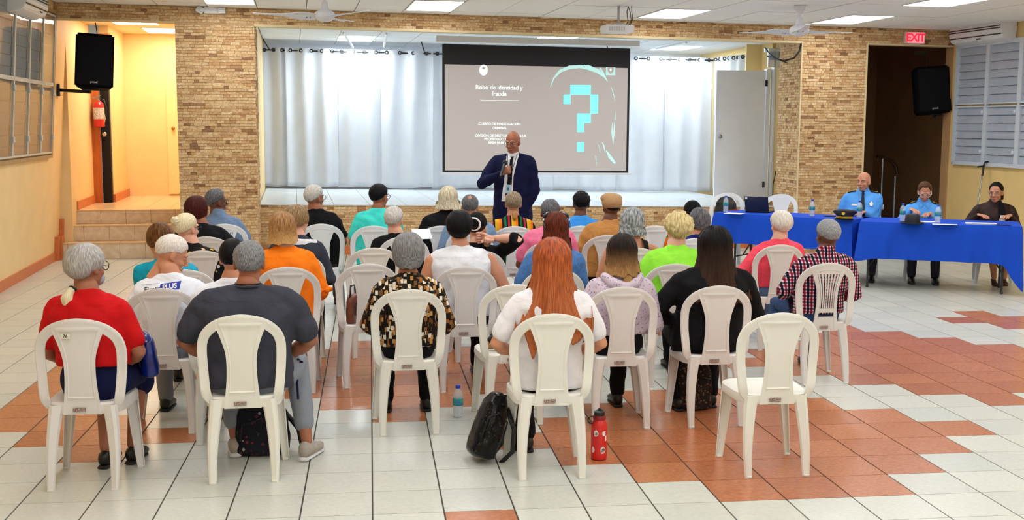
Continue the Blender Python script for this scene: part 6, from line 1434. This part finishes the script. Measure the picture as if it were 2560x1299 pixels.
lock(i['Mh'], [(-.0, -.10, .0), (-.03, -.125, -.04), (-.05, -.10, -.10)], [.026, .03, .014], h_black, i['root'], 'ponytail', 4)
decal(i, 'scarf', [(-.08, Z+.02), (-.03, Z+.02), (-.02, Z-.12), (-.05, Z-.20), (-.11, Z-.12)], blackc, .012); decal(i, 'badge', [(-.045, Z-.14), (-.085, Z-.14), (-.10, Z-.21), (-.03, Z-.21)], whites, .018, thick=.002)
for (hp, kn, an) in i['LG']:
    A = Vector((an.x, an.y, 0)); b = NB(); tube(b, [A+Vector((0, -.05, .075)), A+Vector((0, -.01, .055)), A+Vector((0, .06, .02)), A+Vector((0, .12, .014))], [(.028, .010), (.03, .008), (.036, .008), (.03, .008)], 12, side=(1, 0, 0)); tube(b, [A+Vector((0, -.045, .07)), A+Vector((0, -.055, .0))], [.012, .006], 8); tube(b, [A+Vector((-.035, .08, .03)), A+Vector((0, .085, .06)), A+Vector((.035, .08, .03))], .007, 6); obj('sandal', b, mat('brown sandal', S(70, 36, 26), .4), i['root'], smooth=0)

# ------------------------------------------------------------------ tables
blue_m = mat('royal blue cloth', S(14, 74, 200), .75, var=.05, scale=4, bump=.08, bscale=260, spec=.25)
def vx(p): return Vector((p.x, p.y, 0))
def table(A, Bp, D, drop, label, clabel, cdrop, seed, legs_at=(.14, .86)):
    d_ = (Bp-A); L_ = d_.length; d_.normalize(); yaw = math.atan2(d_.y, d_.x); r = random.Random(seed)
    t = thing('folding_table', label, 'table', A, yaw, 'folding tables under blue cloths')
    b = NB(); box2(b, (.02, .02, .715), (L_-.02, D-.02, .752), bevel=.008); obj('tabletop', b, mat('grey table plastic', S(170, 170, 168), .5), t)
    for fx in legs_at:
        for fy_ in (.10, D-.10):
            b = NB(); x_ = L_*fx; tube(b, [(x_, fy_, .72), (x_, fy_, .0)], .0135, 10); ell(b, (x_, fy_, .015), (.02, .02, .015), 10); obj('leg', b, mat('charcoal steel', S(52, 54, 58), .35, metal=.4), t, smooth=.6)
        b = NB(); tube(b, [(L_*fx, .10, .22), (L_*fx, D-.10, .22)], .009, 8); tube(b, [(L_*fx, D/2, .22), (L_*fx+(.3 if fx < .5 else -.3), D/2, .70)], .009, 8); obj('brace', b, MATS['charcoal steel'], t, smooth=.6)
    # cloth: flat top, then a skirt that follows the rim in folds
    c = thing('tablecloth', clabel, 'tablecloth', A, yaw, 'blue tablecloths'); b = NB(); per = []
    n1, n2 = 56, 26
    for k in range(n1): per.append((L_*k/n1, 0, 0, -1))
    for k in range(n2): per.append((L_, D*k/n2, 1, 0))
    for k in range(n1): per.append((L_*(1-k/n1), D, 0, 1))
    for k in range(n2): per.append((0, D*(1-k/n2), -1, 0))
    N_ = len(per); rows = []; ctr = Vector((L_/2, D/2, .762)); corners = [(0, 0), (L_, 0), (L_, D), (0, D)]
    for f_, z in ((.93, .7625), (.985, .7625)): rows.append([b.verts.new((ctr.x+(px-ctr.x)*f_, ctr.y+(py-ctr.y)*f_, z)) for px, py, _, _ in per])
    for j in range(15):
        q = j/14; row = []
        for k, (px, py, nx, ny) in enumerate(per):
            dc = min(math.hypot(px-cx, py-cy) for cx, cy in corners); cw = math.exp(-(dc/.11)**2); cwn = math.exp(-(dc/.10)**2)
            nn_ = Vector((nx, ny))
            if cwn > .01:
                cx, cy = min(corners, key=lambda c_: math.hypot(px-c_[0], py-c_[1])); dg = Vector((1 if cx > 0 else -1, 1 if cy > 0 else -1)).normalized(); nn_ = (nn_*(1-cwn)+dg*cwn)
            s_ = k/N_*2*PI; fold = (.016*math.sin(s_*17+seed)+.011*math.sin(s_*29+2*seed)+.008*math.sin(s_*43+seed*3))*q**1.2*(1 if dc < .6 else .45) + .045*cw*q + .010*min(1, q*8)
            cwx = cw if (px > L_*.6 and py < D*.6) else cw*.12
            dr = (drop+cdrop*cwx)*q
            row.append(b.verts.new((px+nn_.x*fold, py+nn_.y*fold, .7625-.004*min(1, q*10)-dr)))
        rows.append(row)
    for j in range(len(rows)-1):
        for k in range(N_): b.faces.new((rows[j][k], rows[j+1][k], rows[j+1][(k+1) % N_], rows[j][(k+1) % N_]))
    b.faces.new(rows[0]); bmesh.ops.recalc_face_normals(b, faces=b.faces); obj('cloth', b, blue_m, c, smooth=1.0)
    return t
pA, pB, pB2, pC = wz(1786, 531, .76), wz(2128, 551, .76), wz(2150, 554, .76), wz(2556, 567, .76)
table(vx(pA), vx(pB), .62, .36, 'folding table under the blue cloth on the left, laptop on it', 'royal blue tablecloth under the laptop and the officer\'s cap', .12, 1)
table(vx(pB2), vx(pC), .72, .41, 'folding table under the blue cloth on the right, papers on it', 'royal blue tablecloth under the dark hat and the papers, its corner hanging low', .30, 2, legs_at=(.06, .90))
TZ = .7635
def bottle(p, label, group='water bottles on the blue tables'):
    t = thing('water_bottle', label, 'bottle', p, random.uniform(0, 6), group)
    b = NB(); lathe(b, [(.020, .002), (.031, .006), (.033, .02), (.031, .035), (.0325, .06), (.0325, .118), (.031, .125), (.0325, .135), (.031, .15), (.022, .172), (.0125, .183), (.0125, .190)], 22)
    obj('bottle_body', b, mat('clear bottle', S(226, 236, 244), .06, var=.02, alpha=.34, spec=.8), t, smooth=.8)
    b = NB(); lathe(b, [(.026, .008), (.029, .03), (.0285, .115), (.020, .118)], 18); obj('water', b, mat('water', S(214, 226, 236), .05, alpha=.25), t, smooth=.8)
    b = NB(); lathe(b, [(.0330, .078), (.0336, .079), (.0336, .122), (.0330, .123)], 22); obj('bottle_label', b, mat('bottle label', S(24, 96, 190), .4, col2=S(60, 170, 120), scale=24), t, smooth=.8)
    b = NB(); lathe(b, [(.014, .186), (.0150, .188), (.0150, .203), (.013, .205)], 16); obj('cap', b, mat('blue cap', S(30, 70, 210), .4), t, smooth=.5)
bottle(wz(1814, 530, TZ), 'water bottle left of the laptop on the blue table')
bottle(wz(2030, 541, TZ), 'water bottle between the laptop and the officer\'s cap')
bottle(wz(2148, 544, TZ), 'water bottle just right of the officer\'s cap')
bottle(wz(2256, 553, TZ), 'water bottle left of the dark round hat')
bottle(wz(2344, 557, TZ), 'water bottle in front of the policewoman, right of the hat')
bottle(wz(1145, 1042, 0)+Vector((0, 0, .001)), 'water bottle standing on the floor among the chairs', 'water bottle on the floor')
# laptop
lp = wz(1893, 531, TZ); t = thing('laptop', 'open dark laptop seen from behind on the blue table', 'laptop', lp, -.62)
b = NB(); box2(b, (-.15, .0, .001), (.15, .21, .016), bevel=.003); obj('keyboard_base', b, blackmetal_m, t)
b = NB(); box(b, (-.0, .0-.035, .108), (.30, .006, .20), rot=Matrix.Rotation(.32, 3, 'X'), bevel=.003); ld = obj('lid', b, mat('laptop lid', S(36, 40, 52), .35), t)
b = NB(); box(b, (-.125, -.069, .182), (.028, .002, .026), rot=Matrix.Rotation(.32, 3, 'X')); obj('lid_sticker', b, wprint, ld)
def paper(p, w_, d__, rz_, label, n=1, m=None):
    b = NB(); r = random.Random(int(p.x*99))
    for k in range(n):
        q = Matrix.Rotation(r.uniform(-.08, .08)*(k > 0), 3, 'Z'); box(b, (0, 0, .0012+.0022*k), (w_, d__, .0016), rot=q)
    o = obj('paper', b, m or mat('paper', S(236, 238, 244), .8, var=.02)); o.location = p; o.rotation_euler.z = rz_; return tag(o, label, 'paper', 'papers on the blue tables')
paper(wz(1836, 534, TZ), .22, .15, -.7, 'white sheets beside the laptop on the blue table', 3)
paper(wz(2362, 561, TZ), .26, .12, -.45, 'white sheet near the table edge in front of the policewoman')
paper(wz(2325, 555, TZ), .20, .14, -.3, 'papers the policewoman is reading, just right of the hat', 3)
paper(wz(2452, 560, TZ), .32, .13, -.42, 'stack of white papers in front of the woman in brown', 6)
b = NB(); box(b, (0, 0, .005), (.15, .10, .008), bevel=.002); o = obj('folder', b, mat('violet folder', S(34, 40, 120), .5)); o.location = wz(2508, 563, TZ); o.rotation_euler.z = -.4; tag(o, 'dark violet folder beside the stack of papers', 'folder')
b = NB(); box(b, (0, 0, .004), (.075, .15, .008), bevel=.003); o = obj('phone', b, black_m); o.location = wz(2076, 541, TZ); o.rotation_euler.z = .9; tag(o, 'black phone lying left of the officer\'s cap', 'phone')
b = NB(); tube(b, [(-.07, 0, .006), (.07, 0, .006)], .005, 8); o = obj('pen', b, mat('red pen', S(220, 60, 40), .4)); o.location = wz(1834, 526, TZ); o.rotation_euler.z = .1; tag(o, 'red pen behind the papers at the table end', 'pen')
p = CHAIRS['D3b'].location
b = NB(); box(b, (0, 0, 0), (.17, .002, .13), rot=Matrix.Rotation(-.9, 3, 'X')); o = obj('paper', b, MATS['paper']); o.location = (p.x+.17, p.y+.40, .86); o.rotation_euler.z = .2; tag(o, 'white sheet held up beside the grey-haired man in black', 'paper')
# peaked cap and round hat
t = thing('peaked_cap', 'navy police cap with gold badge and gold-leafed visor on the table', 'cap', wz(2112, 549, TZ), -.55)
b = NB(); lathe(b, [(.085, .002), (.092, .03), (.095, .05), (.135, .085), (.138, .095), (.12, .11), (.05, .120), (.01, .121)], 32)
for v in b.verts: v.co.z += .18*max(0, -v.co.y)*max(0, (v.co.z-.05)/.07); 
obj('crown', b, mat('cap navy', S(12, 14, 34), .6), t, smooth=.8)
b = NB(); rows = []
for j in range(5):
    q = j/4; rows.append([b.verts.new(((.09+.035*q)*math.sin(a)*1.0, -(.085+.055*q)*math.cos(a), .034-.024*q-.006*abs(a))) for a in [(-1.15+2.3*k/16) for k in range(17)]])
for j in range(4):
    for k in range(16): b.faces.new((rows[j][k], rows[j][k+1], rows[j+1][k+1], rows[j+1][k]))
bmesh.ops.solidify(b, geom=b.faces[:], thickness=.003); vz = obj('visor', b, black_m, t, smooth=.8)
b = NB()
for a in [(-.95+1.9*k/12) for k in range(13)]:
    ell(b, (.112*math.sin(a), -.118*math.cos(a), .028), (.011, .010, .005), 8)
obj('gold_leaf', b, gold, vz, smooth=0)
b = NB(); tube(b, [(.094*math.sin(a), -.094*math.cos(a), .038) for a in [(-1.4+2.8*k/14) for k in range(15)]], .005, 8); obj('gold_cord', b, gold, t, smooth=0)
b = NB(); ell(b, (0, -.128, .085), (.020, .006, .022), 16); ell(b, (0, -.133, .085), (.012, .004, .013), 12); obj('cap_badge', b, gold, t, smooth=0)
t = thing('round_hat', 'dark navy round-brimmed uniform hat on the right blue table', 'hat', wz(2281, 559, TZ), 0)
b = NB(); lathe(b, [(.085, .004), (.080, .06), (.076, .095), (.06, .108), (.02, .112), (.005, .112)], 28); obj('crown', b, MATS['cap navy'], t, smooth=.8)
b = NB(); lathe(b, [(.08, .0), (.125, .004), (.135, .014), (.133, .018), (.12, .012), (.082, .008)], 30); obj('brim', b, MATS['cap navy'], t, smooth=.8)
# chairs behind the left table
t1, t2 = wy(1822, 490, 9.55), wy(1955, 492, 9.25)
c = chair(t1.x, t1.y, 2.45, 'white chair behind the laptop table with a black backpack against it', ch_white); c.scale = (1.08, 1.08, 1.08)
c = chair(t2.x, t2.y, 2.45, 'empty white chair between the laptop and the right stone pillar', ch_white); c.scale = (1.08, 1.08, 1.08)

# ------------------------------------------------------------------ bags and bottles on the floor
def bag(name, label, cat, loc, yaw, size, m, tilt=0, handle=None, strap_m=None, lens=False, seed=1, sag=.0, extra=None):
    t = thing(name, label, cat, loc, yaw); w_, d__, h_ = size; b = NB()
    R = Matrix.Rotation(tilt, 3, 'X')
    prof = [(.72, .0), (.98, .05), (1.0, .25), (.96, .55), (.80, .82), (.50, .96), (.15, 1.0)] if lens else [(.92, .0), (1.0, .08), (1.0, .4), (.95, .75), (.8, .94), (.4, 1.0)]
    pts = [Vector((0, 0, h_*q)) for _, q in prof]; tube(b, pts, [(w_/2*s, d__/2*(s**.5 if not lens else s)) for s, _ in prof], 26, side=(1, 0, 0), power=3)
    me = voxel(b, .008, 2); wrinkle(me, .003+sag, seed); me.transform(R.to_4x4()); bo = obj('bag_body', me, m, t, smooth=0)
    zmin = min(v.co.z for v in me.vertices)
    b = NB(); q = [R @ Vector((x_, -d__/2-.004, h_*z_)) for x_, z_ in ((-w_*.38, .3), (-w_*.36, .62), (0, .72), (w_*.36, .62), (w_*.38, .3))]; tube(b, q, .005, 6); obj('zipper', b, blackmetal_m, t, smooth=0)
    for hp in (handle or []): b = NB(); tube(b, [R @ Vector(p) for p in hp], (.012, .004) and [(.014, .005)]*len(hp), 8, side=(1, 0, .2)); obj('strap', b, strap_m or black_m, t, smooth=0)
    return t
rept = spots_mat('black snake-print leather', S(16, 16, 18), [S(50, 49, 49), S(16, 16, 18), S(62, 60, 60), S(20, 20, 22)], 60, .40, 'MANHATTAN', rough=.22)
bp_ = bag('backpack', 'black snake-print backpack leaning beside the red-haired woman\'s chair', 'backpack', wz(1200, 1158, 0)+Vector((0, .05, .028)), .15, (.155, .24, .37), rept, tilt=-.08, lens=True,
    handle=[[(.06, .04, .31), (.10, .05, .22), (.12, .05, .10), (.09, .04, .03)], [(.05, -.06, .30), (.12, -.08, .20), (.15, -.08, .08), (.11, -.06, .0)], [(.02, 0, .355), (.06, .01, .36), (.075, .0, .30)]])
bp_.rotation_euler = (0, .34, .15)
bagf = spots_mat('dark floral cloth bag', S(22, 24, 34), [S(120, 40, 54), S(48, 66, 60), S(160, 150, 150), S(36, 50, 86), S(22, 24, 34), S(90, 34, 46)], 34, .42, 'MANHATTAN')
bag('backpack', 'dark floral backpack on the floor under the big man\'s chair', 'backpack', wz(655, 1142, 0)+Vector((0, .06, .01)), .1, (.30, .17, .28), bagf, tilt=-.12, seed=4, handle=[[(.1, .05, .25), (.2, .02, .12), (.22, -.05, .01)]])
bag('handbag', 'black bag with small brown pattern under the black-haired woman\'s chair', 'handbag', wz(1740, 1026, 0)+Vector((0, .04, .01)), .1, (.24, .14, .30), spots_mat('leopard cloth', S(34, 26, 24), [S(110, 78, 54), S(80, 56, 40), S(34, 26, 24)], 60, .4), tilt=-.1, seed=6, handle=[[(-.08, 0, .27), (-.05, 0, .34), (.05, 0, .34), (.08, 0, .27)]])
p = CHAIRS['A1'].location; bag('handbag', 'shiny royal blue and black bag on the lap of the woman in red', 'handbag', (p.x+.26, p.y+.42, .50), -1.2, (.26, .10, .24), mat('shiny blue', S(12, 40, 140), .2, col2=S(8, 10, 30), scale=8), tilt=.1, seed=8, lens=True)
p = CHAIRS['B4'].location; bag('handbag', 'brown leather bag on the empty chair next to the patterned blouse', 'handbag', (p.x-.11, p.y+.17, .442), 1.3, (.20, .07, .20), mat('brown leather', S(112, 56, 36), .4, var=.2), seed=9, handle=[[(-.07, 0, .17), (-.05, 0, .26), (.05, 0, .26), (.07, 0, .17)]])
p = CHAIRS['D2'].location; bag('handbag', 'small dark handbag on the floor in front of the stage skirting', 'handbag', (p.x+.33, p.y+.35, .60-.59), .3, (.20, .12, .2), black_m, seed=10)
q = wy(1808, 560, 9.25); bag('backpack', 'black backpack leaning on the white chair behind the laptop table', 'backpack', (q.x+.03, q.y, .46), 2.4, (.32, .18, .46), black_m, seed=11, lens=True)
p = CHAIRS['B6'].location
t = thing('sandal', 'black sandal with gold sole on the cream chair left of the red-haired woman', 'sandal', (p.x-.06, p.y+.20, .46), .3)
b = NB(); tube(b, [(-.10, 0, .02), (-.04, 0, .03), (.04, 0, .022), (.11, 0, .018)], [(.012, .028), (.016, .036), (.014, .042), (.010, .03)], 14, side=(0, 0, 1)); b.transform(Matrix.Rotation(-1.2, 4, 'X')); obj('sole', b, mat('gold sole', S(176, 136, 84), .35, metal=.3), t, smooth=0)
b = NB(); ell(b, (-.05, .02, .035), (.045, .03, .04), 14); ell(b, (.05, .02, .03), (.05, .03, .035), 14); obj('upper', voxel(b, .006, 3), bshoe, t, smooth=0)
b = NB(); limb(b, [(-.05, 0, 0), (0, .03, .03), (.06, .02, 0)], [.05, .07, .05], 14); me = voxel(b, .008, 3); wrinkle(me, .004, 3); o = obj('violet_bag', me, mat('violet cloth', S(120, 60, 214), .6), smooth=0); o.location = (p.x+.06, p.y+.25, .49); tag(o, 'violet bag on the cream chair beside the red-haired woman', 'bag')
# red flask
t = thing('insulated_flask', 'red insulated flask with stickers standing on the tiled floor', 'flask', wz(1497, 1146, 0), .0)
b = NB(); lathe(b, [(.036, .0), (.044, .006), (.045, .02), (.045, .185), (.043, .205), (.034, .220), (.033, .226)], 30); obj('flask_body', b, mat('flask red', S(214, 28, 26), .35, var=.06, coat=.2), t, smooth=.8)
b = NB(); lathe(b, [(.034, .224), (.036, .226), (.036, .244), (.033, .248)], 26); obj('collar_ring', b, mat('flask dark red', S(140, 16, 20), .4), t, smooth=.7)
b = NB(); lathe(b, [(.030, .246), (.030, .268), (.018, .275), (.005, .276)], 22); tube(b, [(-.02, 0, .265), (0, 0, .285), (.022, 0, .265)], .007, 8); obj('lid', b, black_m, t, smooth=.6)
b = NB(); ring(b, (-.047, -.015, .226), .020, .004, 'Y', 18, 6); obj('carry_loop', b, black_m, t, smooth=0)
def fsticker(a, z, w_, h_, m, kind='rect'):
    b = NB(); P = []; n = 12
    if kind == 'rect': P = [(-1, -1), (1, -1), (1, 1), (-1, 1)]
    elif kind == 'blob': P = [(math.cos(2*PI*k/n)*(1+.18*math.sin(5*k)), math.sin(2*PI*k/n)*(1+.15*math.cos(4*k))) for k in range(n)]
    elif kind == 'apple': P = [(.0, .62), (.45, .82), (.85, .55), (.62, .1), (.88, -.35), (.45, -.95), (.0, -.82), (-.45, -.95), (-.92, -.3), (-.88, .4), (-.5, .8)]
    vs = [b.verts.new((0, 0, 0)) for _ in P]
    for v, (x_, y_) in zip(vs, P): an = a + x_*w_/2/.0455; v.co = (.0458*math.cos(an), .0458*math.sin(an), z+y_*h_/2)
    b.faces.new(vs); return obj('sticker', b, m, t)
pale = mat('pale sticker', S(236, 226, 224), .5, var=.03); dstk = mat('dark sticker print', S(60, 56, 50), .5, col2=S(200, 196, 180), scale=120)
fsticker(-1.12, .155, .026, .034, pale, 'apple'); fsticker(-2.15, .155, .030, .036, pale, 'blob'); fsticker(-2.12, .152, .018, .020, dstk, 'blob'); fsticker(-1.25, .060, .036, .038, pale, 'blob'); fsticker(-1.22, .060, .024, .026, dstk, 'blob'); fsticker(-2.55, .060, .022, .034, pale, 'blob'); fsticker(-.85, .125, .012, .03, pale, 'rect')
bpy.data.scenes.remove(tmp_scene)
